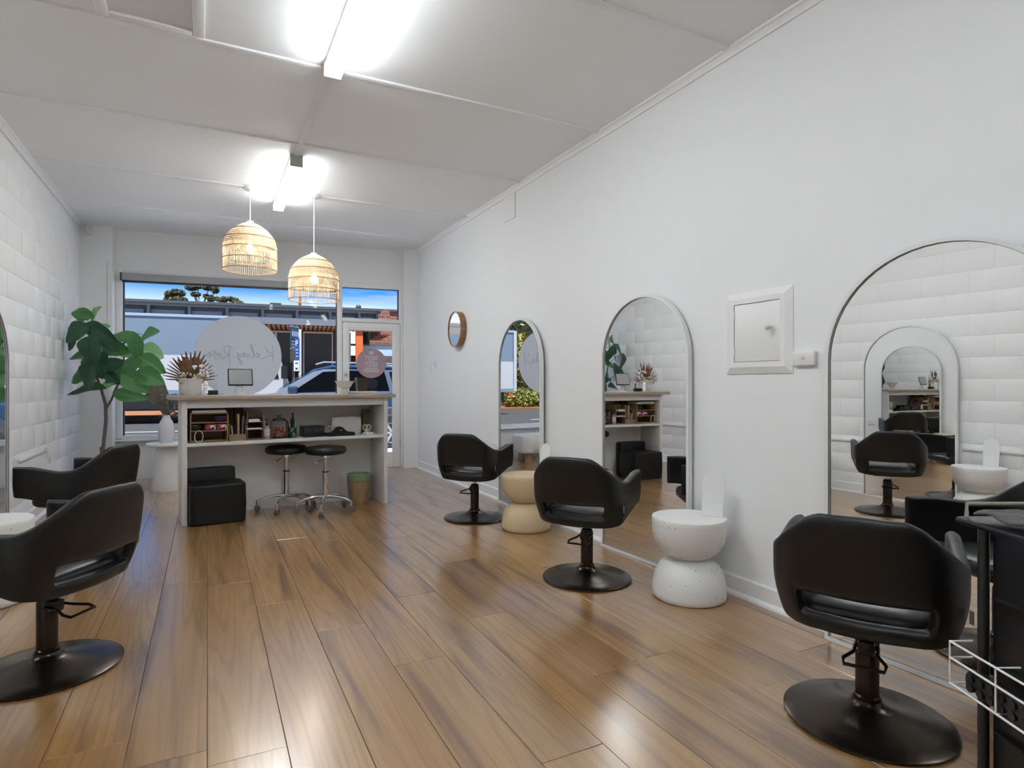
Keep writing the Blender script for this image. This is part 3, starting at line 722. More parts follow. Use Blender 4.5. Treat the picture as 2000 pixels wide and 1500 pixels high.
# --- things on top of the counter
xa, _ = cx(372, 750, .22)
t = thing('dried_arrangement', 'dried palm fan arrangement in a white ribbed pot on the counter', 'flower arrangement'); put(t, xa, .22, TP)
POT = mat('grey_white_ceramic', (.62, .60, .58, 1), .6, bump=.2, bscale=40)
MB().lathe([(0, 0), (.075, 0), (.082, .01), (.088, .05), (.088, .09), (.092, .125), (.098, .14), (.09, .142), (.082, .12), (0, .11)], 32).build('pot', POT, t)
PALM = mat('dried_palm', (.16, .075, .03, 1), .7, vary=.4, vscale=20)
random.seed(11)
def blade(m, a, L, w0, y, tip=.2, z0=.13, x0=0):
    d = Vector((math.cos(a), 0, math.sin(a))); nrm = Vector((-d.z, 0, d.x)); o = Vector((x0, y, z0)); q = []
    for k, ww in ((0, .3), (.45, 1), (.8, .8), (1, tip)): q.append((o + d * L * k, ww * w0))
    for (p, ww), (p2, w2) in zip(q, q[1:]): m.quad(p - nrm * ww + Vector((0, -.002, 0)), p + nrm * ww + Vector((0, .002, 0)), p2 + nrm * w2 + Vector((0, .002, 0)), p2 - nrm * w2 + Vector((0, -.002, 0)))
for k in range(21):
    a = R(2 + 176 * k / 20); L = .195 + .055 * math.sin(a) ** 2 + random.uniform(-.02, .02)
    m = MB(); blade(m, a, L, .011 if 5 < k < 15 else .007, random.uniform(-.02, .02), .25); m.build('palm_blade', PALM, t, smooth=False)
for k in range(9):
    m = MB(); blade(m, R(62 + 56 * k / 8), .185 + random.uniform(-.01, .02), .016, random.uniform(-.015, .02), .45); m.build('palm_blade', PALM, t, smooth=False)
m = MB()
for k in range(70): m.sphere((random.uniform(-.10, .11), random.uniform(-.06, .06), .13 + random.uniform(-.02, .06)), random.uniform(.008, .018), 6, 5)
stuff(m.build('dried_hydrangea', mat('dried_cream_petals', (.50, .43, .34, 1), .9), t))
m = MB()
for k in range(36):
    b0 = Vector((random.uniform(.0, .14), random.uniform(-.05, .05), random.uniform(.16, .26))); m.sphere(b0, random.uniform(.008, .015), 6, 4, (1, .4, 1))
stuff(m.build('white_petals', mat('white_petals', (.85, .85, .84, 1), .8), t))
# twisted white candle
xa, _ = cx(401, 755, .13)
o = MB().lathe([(0, 0), (.016, 0)] + [(.016 + (.005 if k % 2 else 0), .008 + .012 * k) for k in range(9)] + [(.012, .118), (0, .12)], 20).build('bubble_candle', mat('white_wax', (.86, .86, .85, 1), .5)); tag(o, 'short white beaded candle beside the palm arrangement', 'candle'); put(o, xa, .12, TP)
# card reader under glass-like cube
xa, _ = cx(414, 760, .2)
t = thing('card_reader', 'small black card reader with a clear stand on the counter', 'card reader'); put(t, xa, .18, TP)
MB().box((0, 0, .022), (.085, .07, .040), bev=.005).build('reader_body', BLKP, t); MB().box((0, .01, .072), (.075, .006, .06), bev=.003).build('clear_stand', JARG, t)
# tablet
xa, za = cx(469, 740, .2)
t = thing('tablet_stand', 'tablet computer tilted on a round white stand on the counter', 'tablet'); put(t, xa, .2, TP, .0)
tm = Matrix.Translation((0, -.01, .155)) @ Matrix.Rotation(R(-14), 4, 'X')
MB().box((0, 0, 0), (.205, .010, .155), bev=.004, M=tm).build('tablet_body', BLKP, t)
MB().box((0, -.0055, .002), (.185, .002, .133), M=tm).build('screen', mat('tablet_screen', (.32, .32, .33, 1), .12, coat=.4), t, smooth=False)
m = MB(); m.ring(circ(.034, 28), circ(.024, 28), 0, .05, Matrix.Translation((0, .05, .044)) @ RX); m.box((0, .02, .004), (.09, .10, .008), bev=.002); m.box((0, .03, .075), (.06, .02, .02), bev=.004); m.build('stand', PLASTW, t)
# fluted bowl
xa, _ = cx(671, 755, .2)
pts = []
o = MB(); NB = 64
prof = [(.036, 0), (.036, .045), (.03, .055), (.055, .065), (.075, .105), (.092, .125), (.086, .125), (.07, .105), (.0, .072)]
rings = []
for r_, z_ in prof:
    if r_ < 1e-4: rings.append([o.bm.verts.new((0, 0, z_))])
    else: rings.append([o.bm.verts.new((r_ * (1 + (.05 if (i % 4 < 2 and z_ > .06) else 0)) * math.cos(2 * PI * i / NB), r_ * (1 + (.05 if (i % 4 < 2 and z_ > .06) else 0)) * math.sin(2 * PI * i / NB), z_)) for i in range(NB)])
o.bm.faces.new(rings[0][::-1])
for a, b in zip(rings, rings[1:]):
    for i in range(NB):
        j = (i + 1) % NB
        if len(b) == 1: o.bm.faces.new((a[i], a[j], b[0]))
        else: o.bm.faces.new((a[i], a[j], b[j], b[i]))
o = o.build('fluted_bowl', mat('beige_ceramic', (.66, .64, .60, 1), .6)); tag(o, 'pale fluted pedestal bowl on the counter before the door', 'bowl'); put(o, xa, .17, TP)
xa, _ = cx(683, 762, .2); xb, _ = cx(737, 760, .2)
o = MB().box((0, 0, .012), (xb - xa, .16, .024), bev=.004).build('paper_tray', mat('cream_tray', (.62, .58, .52, 1), .5)); tag(o, 'low cream tray at the door end of the counter top', 'tray'); put(o, (xa + xb) / 2, .27, TP)
xa, _ = cx(706, 745, .27)
o = MB().prism([(-.045, 0), (.045, 0), (.058, .135), (-.058, .135)], -.035, .035, RX).build('smoked_glass_vase', mat('brown_smoked_glass', (.035, .022, .012, 1), .12, coat=.5), smooth=False); tag(o, 'brown smoked square vase standing on the cream tray', 'vase'); put(o, xa, .27, TP + .0245)

# --- under the counter
t = thing('booster_cube', 'black upholstered booster cube, lower one at the front', 'booster seat'); put(t, .265, .082, 0)
cushion(.22, .17, .0, .33, 9, .025).build('cube_body', LEATHER, t)
o = cushion(.20, .055, .0, .43, 9, .025).build('booster_block', LEATHER); tag(o, 'tall black upholstered block standing behind the booster cube', 'booster seat'); put(o, .245, .318, 0)
# stools
def make_stool(label):
    t = thing('rolling_stool', label, 'stool', group='black chrome rolling stools')
    MB().lathe([(0, .52), (.13, .52), (.172, .528), (.186, .548), (.184, .572), (.168, .588), (.10, .598), (0, .60)], 40).build('seat', LEATHER, t, ang=60)
    MB().lathe([(0, .495), (.05, .495), (.06, .52), (0, .52)], 20).build('seat_mount', CHROME, t)
    MB().cyl((0, 0, .33), (0, 0, .50), .017, n=20).build('piston', CHROME, t)
    s_ = MB().lathe([(0, .13), (.028, .13), (.028, .355), (0, .355)], 24).build('gas_column', CHROME, t); MB().lathe([(.0, .355), (.030, .355), (.030, .365), (0, .365)], 24).build('collar', BLKP, s_)
    lv = MB().tube([(0, 0, .492), (-.06, -.03, .482), (-.115, -.05, .458)], .005, 8).build('lever', CHROME, t); MB().sphere((-.12, -.052, .456), .013).build('lever_knob', CHROME, lv)
    for k in range(5):
        a = 2 * PI * k / 5 + .3; d = Vector((math.cos(a), math.sin(a), 0)); sd_ = Vector((-d.y, d.x, 0))
        lg = MB().tube([d * .015 + Vector((0, 0, .135)), d * .09 + Vector((0, 0, .137)), d * .18 + Vector((0, 0, .122)), d * .245 + Vector((0, 0, .095))], [.017, .015, .013, .012], 10).build('leg', CHROME, t)
        c_ = d * .25; ca = MB(); ca.cyl(c_ + Vector((0, 0, .05)), c_ + Vector((0, 0, .10)), .012, n=12)
        ca.build('caster_fork', CHROME, lg)
        wq = MB()
        for s in (-1, 1): wq.cyl(c_ + sd_ * s * .005 + Vector((0, 0, .0275)), c_ + sd_ * s * .020 + Vector((0, 0, .0275)), .0272, n=20)
        wq.build('caster_wheel', mat('grey_rubber', (.16, .145, .13, 1), .4), lg)
    return t
st = make_stool('black round rolling stool on chrome casters, next to the booster cube')
st.location = (.655, 5.92, 0); st.rotation_euler = (0, 0, .2)
dup(st, (.972, 5.70, 0), .32, 'black round rolling stool on chrome casters, next to the wooden bin')
# bin
t = thing('waste_bin', 'tapered wooden waste bin with a green liner under the counter', 'bin', (1.345, 5.99, 0))
MB().lathe([(0, 0), (.085, 0), (.088, .01), (.112, .26), (.109, .26), (.085, .012), (0, .012)], 32).build('bin_body', mat('tan_veneer', (.36, .23, .12, 1), .5, vary=.15, vscale=5, stretch=(8, 8, 1)), t)
MB().lathe([(.106, .21), (.114, .215), (.117, .24), (.116, .262), (.119, .275), (.112, .282), (.106, .27), (.10, .25), (.08, .2)], 32).build('bin_liner', mat('green_plastic_bag', (.20, .28, .15, 1), .4, bump=.4, bscale=30), t)

# ================================================================== SIDE TABLE BY THE WINDOW
t = thing('cone_side_table', 'white round side table with a flared cone base by the window', 'side table', (-.385, 7.62, 0))
MB().lathe([(0, .49), (.205, .49), (.215, .497), (.215, .515), (.205, .522), (0, .522)], 48).build('table_top', ACR, t)
MB().lathe([(0, 0), (.165, 0), (.168, .01), (.15, .10), (.115, .49), (0, .49)], 48).build('cone_base', ACR, t, ang=60)
VZ = .5225
t = thing('dried_bouquet_vase', 'milky white bottle vase of dried leaves on the cone table', 'vase', (-.40, 7.56, VZ))
MB().lathe([(0, 0), (.062, 0), (.070, .02), (.080, .10), (.080, .16), (.066, .225), (.042, .27), (.034, .295), (.036, .305), (.03, .305), (.027, .27), (0, .26)], 32).build('vase_body', mat('milk_glass', (.70, .72, .76, 1), .15, coat=.5), t)
random.seed(5)
m = MB()   # lotus-like fan leaf
ctr = Vector((-.10, .02, .58)); n_ = 24
fan = [ctr + Vector((.145 * math.cos(2 * PI * i / n_) * .72, .03 * math.sin(4 * PI * i / n_), .215 * math.sin(2 * PI * i / n_))) for i in range(n_)]
fan = [Matrix.Translation(ctr) @ Matrix.Rotation(R(-18), 4, 'Y') @ Matrix.Translation(-ctr) @ v for v in fan]
for i in range(n_):
    a = fan[i]; b = fan[(i + 1) % n_]; m.bm.faces.new([m.bm.verts.new(v) for v in (ctr + Vector((0, .02, -.05)), a, b)])
m.tube([(-.01, 0, .28), (-.05, .01, .42), ctr + Vector((0, .02, -.05))], .004, 6); m.build('fan_leaf', mat('grey_brown_leaf', (.21, .18, .15, 1), .8, vary=.2, vscale=20), t)
TW = mat('dried_twig', (.10, .085, .07, 1), .8); EU = mat('dusty_eucalyptus', (.16, .18, .17, 1), .7)
for k in range(18):
    a = R(12 + 120 * k / 17); dx = random.uniform(-.02, .03); L = random.uniform(.22, .38); tip = Vector((.02 + math.cos(a) * L * .75, random.uniform(-.08, .08), .29 + abs(math.sin(a)) * L * (1 if k > 2 else .5)))
    b_ = MB().tube([(0, 0, .25), (tip.x * .4, tip.y * .4, .29 + (tip.z - .29) * .55), tip], [.003, .0025, .0012], 5).build('stem', TW, t)
    lf = MB()
    for q in range(16):
        f_ = .3 + .7 * q / 16; p = Vector((tip.x * f_ ** .9, tip.y * f_, .29 + (tip.z - .29) * f_)); an = random.uniform(0, 2 * PI); d = Vector((math.cos(an), random.uniform(-.6, .6), math.sin(an))).normalized() * random.uniform(.03, .055); s_ = d.cross(Vector((0, 1, .2))).normalized() * .009
        lf.quad(p, p + d * .5 + s_, p + d, p + d * .5 - s_)
    lf.build('leaf_spray', EU, b_, smooth=False)
m = MB()
for k in range(120):
    d = Vector((random.gauss(0, .05), random.gauss(0, .04), random.uniform(.30, .50))); m.tube([(0, 0, .27), d * .6 + Vector((0, 0, .1)), d], .0009, 3)
stuff(m.build('dried_grass', mat('straw_grass', (.27, .23, .17, 1), .9), t))
o = MB().lathe([(0, 0), (.035, 0), (.038, .01), (.040, .085), (.037, .085), (.034, .012), (0, .012)], 24).build('white_cup', ACR, loc=(-.225, 7.64, VZ)); tag(o, 'plain white cup on the cone side table behind the vase', 'cup')

# ================================================================== BENCH BY THE WINDOW
bz = S(.30, -.47, 0)
t = thing('upholstered_bench', 'white rounded bench on timber legs under the shop window', 'bench', bz, SA)
BO = mat('white_boucle', (.78, .77, .75, 1), .95, bump=.6, bscale=90)
cushion(.58, .21, .14, .42, 6, .05).build('seat_block', BO, t)
for x in (-.42, .42):
    for y in (-.1, .1): MB().cyl((x, y, 0), (x, y, .145), .05, n=24).build('leg', mat('pale_timber', (.42, .27, .15, 1), .5, vary=.15, vscale=5), t)

# ================================================================== FIDDLE-LEAF PLANT
pl = thing('fiddle_leaf_fig', 'tall fiddle-leaf fig with broad green leaves in the front corner', 'plant', (-.995, 7.62, 0))
BARK = mat('grey_bark', (.14, .12, .105, 1), .85, bump=.4, bscale=40)
inv = Vector(pl.location)
MB().lathe([(0, 0), (.13, 0), (.135, .01), (.17, .30), (.16, .30), (.15, .27), (0, .27)], 32).build('pot', mat('white_planter', (.75, .75, .74, 1), .5), pl)
MB().lathe([(0, .268), (.15, .268), (0, .275)], 24).build('soil', mat('potting_soil', (.03, .022, .016, 1), .95), pl)
def P3(u, v, dz=0): return at_depth(u, v, 6.32 + dz) - inv
tr0 = [Vector((0, 0, .26)), Vector((0, 0, .5)), P3(201, 880), P3(207, 820), P3(206, 790), P3(199, 765), P3(190, 740, .05), P3(180, 690, .0), P3(172, 640, .0)]
MB().tube(tr0, [.020, .019, .018, .017, .016, .014, .012, .009, .006], 10).build('trunk', BARK, pl)
br = [P3(206, 800), P3(218, 780), P3(231, 750), P3(250, 715, .05), P3(268, 690, .1), P3(280, 655, .1)]
MB().tube(br, [.013, .011, .010, .008, .006, .004], 8).build('branch', BARK, pl)
def leaf_mat(name, c):
    m = bpy.data.materials.new(name); m.use_nodes = True; MATS[name] = m
    n = m.node_tree.nodes; l = m.node_tree.links; b = n['Principled BSDF']; o = n['Material Output']
    t_ = n.new('ShaderNodeTexCoord'); sp = n.new('ShaderNodeSeparateXYZ'); l.new(t_.outputs['UV'], sp.inputs[0])
    # veins: midrib + side veins from uv
    ab = n.new('ShaderNodeMath'); ab.operation = 'ABSOLUTE'; l.new(sp.outputs['X'], ab.inputs[0])
    mu = n.new('ShaderNodeMath'); mu.operation = 'MULTIPLY_ADD'; l.new(ab.outputs[0], mu.inputs[0]); mu.inputs[1].default_value = -.45; l.new(sp.outputs['Y'], mu.inputs[2])
    m2 = n.new('ShaderNodeMath'); m2.operation = 'MULTIPLY'; m2.inputs[1].default_value = 44; l.new(mu.outputs[0], m2.inputs[0])
    s_ = n.new('ShaderNodeMath'); s_.operation = 'SINE'; l.new(m2.outputs[0], s_.inputs[0])
    r1 = n.new('ShaderNodeValToRGB'); l.new(s_.outputs[0], r1.inputs[0]); r1.color_ramp.elements[0].position = .86; r1.color_ramp.elements[1].position = 1
    r2 = n.new('ShaderNodeValToRGB'); l.new(ab.outputs[0], r2.inputs[0]); r2.color_ramp.elements[0].position = .02; r2.color_ramp.elements[0].color = (1, 1, 1, 1); r2.color_ramp.elements[1].position = .05; r2.color_ramp.elements[1].color = (0, 0, 0, 1)
    ad = n.new('ShaderNodeMath'); ad.operation = 'MAXIMUM'; l.new(r1.outputs[0], ad.inputs[0]); l.new(r2.outputs[0], ad.inputs[1])
    mi = n.new('ShaderNodeMix'); mi.data_type = 'RGBA'; l.new(ad.outputs[0], mi.inputs[0]); mi.inputs[6].default_value = c; mi.inputs[7].default_value = tuple(min(1, v * 1.7 + .02) for v in c[:3]) + (1,)
    l.new(mi.outputs[2], b.inputs['Base Color']); b.inputs['Roughness'].default_value = .35
    tl = n.new('ShaderNodeBsdfTranslucent'); tl.inputs[0].default_value = tuple(min(1, v * 1.6) for v in c[:3]) + (1,)
    mx_ = n.new('ShaderNodeMixShader'); mx_.inputs[0].default_value = .3; l.new(b.outputs[0], mx_.inputs[1]); l.new(tl.outputs[0], mx_.inputs[2]); l.new(mx_.outputs[0], o.inputs[0])
    return m
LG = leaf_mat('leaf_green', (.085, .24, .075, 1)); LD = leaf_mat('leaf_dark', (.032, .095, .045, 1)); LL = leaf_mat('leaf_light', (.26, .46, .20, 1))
def leaf_mesh(m, seed):
    rnd = random.Random(seed); me = bpy.data.meshes.new('leaf'); vs = []; fs = []; uvs = []
    NU, NV = 6, 10; wob = rnd.uniform(0, 6)
    for j in range(NV + 1):
        t = j / NV; wd = .5 * (math.sin(PI * t ** .8) ** .75) * (1 + .12 * math.sin(PI * 2 * t)) * (1.0 if t > .5 else .9)
        if j == 0: wd = .03
        if j == NV: wd = .02
        for i in range(NU + 1):
            a = -1 + 2 * i / NU; x = a * wd; y = t; z = .10 * abs(a) * wd * 2 - .16 * (t - .2) ** 2 + .025 * math.sin(9 * t + 3 * a + wob) * abs(a)
            vs.append((x, y, z)); uvs.append((a, t))
    for j in range(NV):
        for i in range(NU): k = j * (NU + 1) + i; fs.append((k, k + 1, k + NU + 2, k + NU + 1))
    me.from_pydata(vs, [], fs); uv = me.uv_layers.new(name='UVMap')
    for p in me.polygons:
        p.use_smooth = True
        for li in p.loop_indices: uv.data[li].uv = uvs[me.loops[li].vertex_index]
    me.materials.append(m); return me
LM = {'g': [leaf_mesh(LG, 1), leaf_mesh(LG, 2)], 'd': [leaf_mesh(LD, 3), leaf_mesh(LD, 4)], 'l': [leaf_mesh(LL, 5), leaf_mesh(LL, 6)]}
# (centre u, centre v, length px, width px, direction of tip in the picture (deg, 0 right, 90 up), kind, depth offset, roll, pitch)
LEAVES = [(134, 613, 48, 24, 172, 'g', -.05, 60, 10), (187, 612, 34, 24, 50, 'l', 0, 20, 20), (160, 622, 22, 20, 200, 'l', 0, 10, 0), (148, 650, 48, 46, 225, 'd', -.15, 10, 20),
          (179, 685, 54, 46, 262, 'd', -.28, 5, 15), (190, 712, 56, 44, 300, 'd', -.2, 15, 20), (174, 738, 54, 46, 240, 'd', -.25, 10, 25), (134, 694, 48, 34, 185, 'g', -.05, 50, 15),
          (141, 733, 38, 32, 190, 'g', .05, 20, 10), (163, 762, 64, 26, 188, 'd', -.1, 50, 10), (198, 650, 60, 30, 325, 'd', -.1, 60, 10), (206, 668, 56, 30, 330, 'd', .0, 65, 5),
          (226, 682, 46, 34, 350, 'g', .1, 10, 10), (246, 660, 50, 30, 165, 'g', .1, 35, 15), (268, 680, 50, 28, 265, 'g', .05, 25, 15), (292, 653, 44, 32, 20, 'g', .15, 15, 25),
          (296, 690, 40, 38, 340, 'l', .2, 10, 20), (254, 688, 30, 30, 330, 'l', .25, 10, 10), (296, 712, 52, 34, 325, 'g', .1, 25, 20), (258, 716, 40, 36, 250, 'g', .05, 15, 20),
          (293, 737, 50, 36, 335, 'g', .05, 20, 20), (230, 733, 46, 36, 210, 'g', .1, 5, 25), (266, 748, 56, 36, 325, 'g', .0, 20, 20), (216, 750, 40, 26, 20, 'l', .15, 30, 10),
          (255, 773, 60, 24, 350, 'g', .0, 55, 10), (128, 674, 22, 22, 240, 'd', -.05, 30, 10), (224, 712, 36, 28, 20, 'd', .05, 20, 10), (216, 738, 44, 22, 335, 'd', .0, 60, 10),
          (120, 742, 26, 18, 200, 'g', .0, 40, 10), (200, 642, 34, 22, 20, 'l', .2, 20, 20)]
cf = Vector((math.sin(YAW), math.cos(YAW), 0)); cr_ = Vector((math.cos(YAW), -math.sin(YAW), 0)); cu_ = Vector((0, 0, 1))
random.seed(8)
for i, (u, v, L, Wd, ang, kd, dz, roll, pitch) in enumerate(LEAVES):
    zc = 6.3 + dz; px = zc / F; ln = L * px * 1.12; wd = Wd * px * 1.15; roll *= .45
    c = at_depth(u, v, zc); ax = (cr_ * math.cos(R(ang)) + cu_ * math.sin(R(ang)))
    ax = (ax * math.cos(R(pitch)) - cf * math.sin(R(pitch)) * (1 if i % 2 else -.6)).normalized()
    nr = -cf + cu_ * .55; nr = (nr - ax * nr.dot(ax)).normalized(); nr = Matrix.Rotation(R(roll * (1 if i % 2 else -1) * (.8 if ang > 90 and ang < 270 else -.8)), 3, ax) @ nr
    xx = ax.cross(nr).normalized(); b0 = c - ax * ln / 2 - inv
    if (b0 + inv + ax * ln).x < XL + .03: b0.x += XL + .03 - (b0 + inv + ax * ln).x
    if (b0 + inv).x < XL + .03: b0.x += XL + .03 - (b0 + inv).x
    M = Matrix(((xx.x * wd, ax.x * ln, nr.x * ln, b0.x), (xx.y * wd, ax.y * ln, nr.y * ln, b0.y), (xx.z * wd, ax.z * ln, nr.z * ln, b0.z), (0, 0, 0, 1)))
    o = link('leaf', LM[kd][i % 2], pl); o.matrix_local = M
    # leaf stalk to the nearest wood
    cand = [p for p in tr0[4:]] + br[2:]
    q = min(cand, key=lambda p: (p - b0).length)
    if (q - b0).length > .01: MB().tube([q, (q + b0) / 2 + Vector((0, 0, .01)), b0], .003, 5).build('leaf_stalk', mat('green_stalk', (.10, .15, .06, 1), .6), pl)

# ================================================================== PENDANT LAMPS
RAT = mat('natural_rattan', (.64, .52, .36, 1), .6, vary=.15, vscale=30)
RATD = mat('rattan_hoop', (.42, .27, .13, 1), .6)
def pend_r(h):   # radius by height over the bottom rim
    if h < .22: return .240
    k = (h - .22) / .24
    return max(.03, .24 * math.cos(min(1, k) * PI / 2) ** .62)
def make_pendant(label, loc, zb, bulbw):
    t = thing('rattan_pendant_lamp', label, 'pendant lamp', (loc[0], loc[1], zb))
    H_ = .46; random.seed(2); m = MB()
    for k in range(84):
        a = 2 * PI * k / 84 + random.uniform(-.01, .01); hs = [0, .12, .22, .30, .36, .41, .44, .455]
        m.tube([(pend_r(h) * math.cos(a), pend_r(h) * math.sin(a), h) for h in hs], .0021, 4, caps=False)
    for k in range(84):
        a = 2 * PI * (k + .5) / 84; hs = [.13, .22, .30, .36, .41]
        m.tube([((pend_r(h) - .004) * math.cos(a), (pend_r(h) - .004) * math.sin(a), h) for h in hs], .0024, 4, caps=False)
    for q in range(60):
        h = .24 + .2 * q / 60; r_ = pend_r(h) - .003
        m.tube([(r_ * math.cos(2 * PI * i / 40), r_ * math.sin(2 * PI * i / 40), h + .003 * math.sin(i * 2.1 + q)) for i in range(40)], .0011, 3, closed=True)
    stuff(m.build('rattan_weave', RAT, t))
    for h in (.002, .10, .20, .30, .385):
        r_ = pend_r(h) + .002; MB().tube([(r_ * math.cos(2 * PI * i / 56), r_ * math.sin(2 * PI * i / 56), h) for i in range(56)], .0042, 6, closed=True).build('hoop', RATD, t)
    MB().lathe([(0, .452), (.035, .452), (.03, .47), (.008, .475), (0, .475)], 20).build('top_cap', PLASTW, t)
    MB().cyl((0, 0, .47), (0, 0, ZC - zb - .03), .0045, n=8).build('cord', PLASTW, t)
    MB().lathe([(0, 0), (.058, 0), (.062, -.006), (.060, -.022), (.05, -.028), (0, -.028)], 28, c=(0, 0, ZC - zb)).build('ceiling_rose', PLASTW, t)
    MB().cyl((0, 0, .25), (0, 0, .455), .014, .018, n=14).build('lamp_holder', PLASTW, t)
    MB().lathe([(0, .165), (.02, .17), (.034, .19), (.036, .205), (.028, .228), (.015, .25), (0, .25)], 20).build('bulb', mat('warm_bulb', (1, .9, .75, 1), .4, emit=(1, .94, .84, 1), estr=bulbw), t)
    return t
make_pendant('rattan dome pendant lamp hanging higher, above the palm arrangement', (.362, 6.21, 0), 2.245, 60)
make_pendant('rattan dome pendant lamp hanging lower, nearer the door', (.944, 6.19, 0), 1.995, 60)

# ================================================================== FLUORESCENT LAMPS
DIFF = mat('lit_diffuser', (.9, .9, .9, 1), .4, emit=(.92, .97, 1, 1), estr=LAMP)
LENS = mat('lit_side_lens', (.9, .9, .9, 1), .4, emit=(.92, .97, 1, 1), estr=SIDE)
def make_fluoro(label, y0, y1):
    t = thing('fluorescent_lamp', label, 'ceiling lamp', (.65, (y0 + y1) / 2, ZC)); L = y1 - y0
    MB().box((0, 0, -.033), (.088, L - .03, .066), bev=.003).build('batten_body', PLASTW, t)
    MB().box((0, 0, -.081), (.092, L - .05, .022), bev=.008, seg=3).build('diffuser', DIFF, t)
    for s in (-1, 1): MB().box((s * .0455, 0, -.050), (.003, L - .06, .036), bev=.001).build('side_lens', LENS, t)
    for s in (-1, 1): MB().box((0, s * (L / 2 - .012), -.047), (.098, .026, .092), bev=.003).build('end_cap', mat('grey_end_cap', (.52, .52, .50, 1), .5) if s < 0 else PLASTW, t)
    return t
make_fluoro('long white fluorescent ceiling lamp nearer the ceiling hatch', 2.10, 3.60)
make_fluoro('long white fluorescent ceiling lamp between the two rattan pendants', 5.16, 6.60)
make_fluoro('extra fluorescent ceiling lamp added unseen behind the camera to light the salon', -.60, .90)  # added lamp, out of view, helps light the interior

# ceiling hatch
t = thing('ceiling_hatch', 'white framed ceiling hatch with a ribbed panel', 'hatch', (-.255, 3.28, ZC))
for c_, d_ in (((-.215, 0, -.012), (.06, .66, .024)), ((.215, 0, -.012), (.06, .66, .024)), ((0, .315, -.012), (.37, .05, .024)), ((0, -.315, -.012), (.37, .05, .024))):
    MB().box(c_, d_, bev=.005).build('frame_bar', TRIM, t)
m = MB().box((0, 0, -.004), (.37, .58, .006))
for k in range(46): m.box((-.18 + .36 * k / 45, 0, -.0078), (.0045, .57, .003))
m.build('ribbed_panel', TRIM, t, smooth=False)

# ================================================================== FITTINGS ON THE RIGHT WALL
t = thing('access_panel', 'square white access panel with a small round knob on the right wall', 'access panel', (XR, 2.251, 1.444), PI / 2)
fo, fi = [(-.214, -.222), (.214, -.222), (.214, .222), (-.214, .222)], [(-.15, -.158), (.15, -.158), (.15, .158), (-.15, .158)]
fm = [(-.178, -.186), (.178, -.186), (.178, .186), (-.178, .186)]
m = MB(); A_, B_, C_, E_ = [[m.bm.verts.new((x, y_, z)) for x, z in o] for o, y_ in ((fo, 0), (fo, .006), (fm, .022), (fi, .022))]; G_ = [m.bm.verts.new((x, .004, z)) for x, z in fi]
for a, b in ((A_, B_), (B_, C_), (C_, E_), (E_, G_)):
    for i in range(4): m.bm.faces.new((a[i], a[(i + 1) % 4], b[(i + 1) % 4], b[i]))
m.build('frame', TRIM, t, smooth=False)
dr = MB().box((0, .009, 0), (.294, .016, .310), bev=.002).build('panel_door', TRIM, t)
kn = MB().cyl((-.095, .017, .02), (-.095, .04, .02), .007, n=12); kn.sphere((-.095, .048, .02), .018); kn.build('knob', PLASTW, dr)
for z in (.10, -.10): MB().cyl((.148, .019, z - .02), (.148, .019, z + .02), .004, n=8).build('hinge', PLASTW, t)
t = thing('wall_sensor', 'small white sensor box beside the access panel', 'sensor', (XR, 1.966, 1.293), PI / 2)
MB().box((0, .012, 0), (.122, .024, .07), bev=.006).build('sensor_body', PLASTW, t)
MB().ring(circ(.008, 16), circ(.006, 16), 0, .001, Matrix.Translation((.0, .0252, 0)) @ RX).build('sensor_mark', mat('grey_mark', (.3, .3, .3, 1), .5), t)
def wallplate(name, label, cat, loc, rz, w_, h_, parts, group=None):
    t = thing(name, label, cat, loc, rz, group)
    MB().box((0, .005, 0), (w_, .010, h_), bev=.003).build('plate', PLASTW, t)
    for x, z, a, b in parts: MB().box((x, .0115, z), (a, .005, b), bev=.001).build('switch', mat('grey_switch', (.62, .62, .62, 1), .4), t)
    return t
wallplate('light_switch', 'white light switch plate near the shopfront, the lower of two', 'switch', (XR, 7.48, 1.37), PI / 2, .075, .115, [(0, 0, .02, .03)])
wallplate('light_switch', 'white light switch plate near the shopfront, the upper of two', 'switch', (XR, 7.32, 1.42), PI / 2, .075, .115, [(0, 0, .02, .03)])
wallplate('power_outlet', 'white double power outlet behind the chair by the warm-tinted table', 'power outlet', (XR, 3.665, .54), PI / 2, .115, .075, [(-.03, .02, .012, .014), (.03, .02, .012, .014)])
wallplate('power_outlet', 'white double power outlet beside the mirror reflecting the street', 'power outlet', (XR, 5.53, .525), PI / 2, .115, .075, [(-.03, .02, .012, .014), (.03, .02, .012, .014)])
o = MB().box((0, .007, 0), (.23, .014, .235), bev=.002).build('wall_vent_cover', TRIM, loc=(XR, 5.19, 2.875), rz=PI / 2); tag(o, 'plain white square cover plate high on the right wall', 'cover plate')
# left wall
wallplate('power_outlet', 'white power outlet on the block wall beside the arched mirror', 'power outlet', (XL, 5.90, .55), -PI / 2, .115, .085, [(-.03, .02, .012, .014), (.03, .02, .012, .014)])
wallplate('power_outlet', 'white power outlet on the block wall nearer the fiddle-leaf fig', 'power outlet', (XL, 6.86, .548), -PI / 2, .115, .085, [(-.03, .02, .012, .014), (.03, .02, .012, .014)])
for a, b, lab in ((5.96, 6.80, 'white cable conduit on the block wall between two outlets'), (3.65, 4.58, 'white cable conduit on the block wall between the two arched mirrors'), (.5, 2.75, 'long white cable conduit on the block wall behind the mirrored hourglass table')):
    o = MB().box((0, 0, 0), (.018, b - a, .022), bev=.003).build('cable_conduit', PLASTW, loc=(XL + .0085, (a + b) / 2, .56)); tag(o, lab, 'conduit')
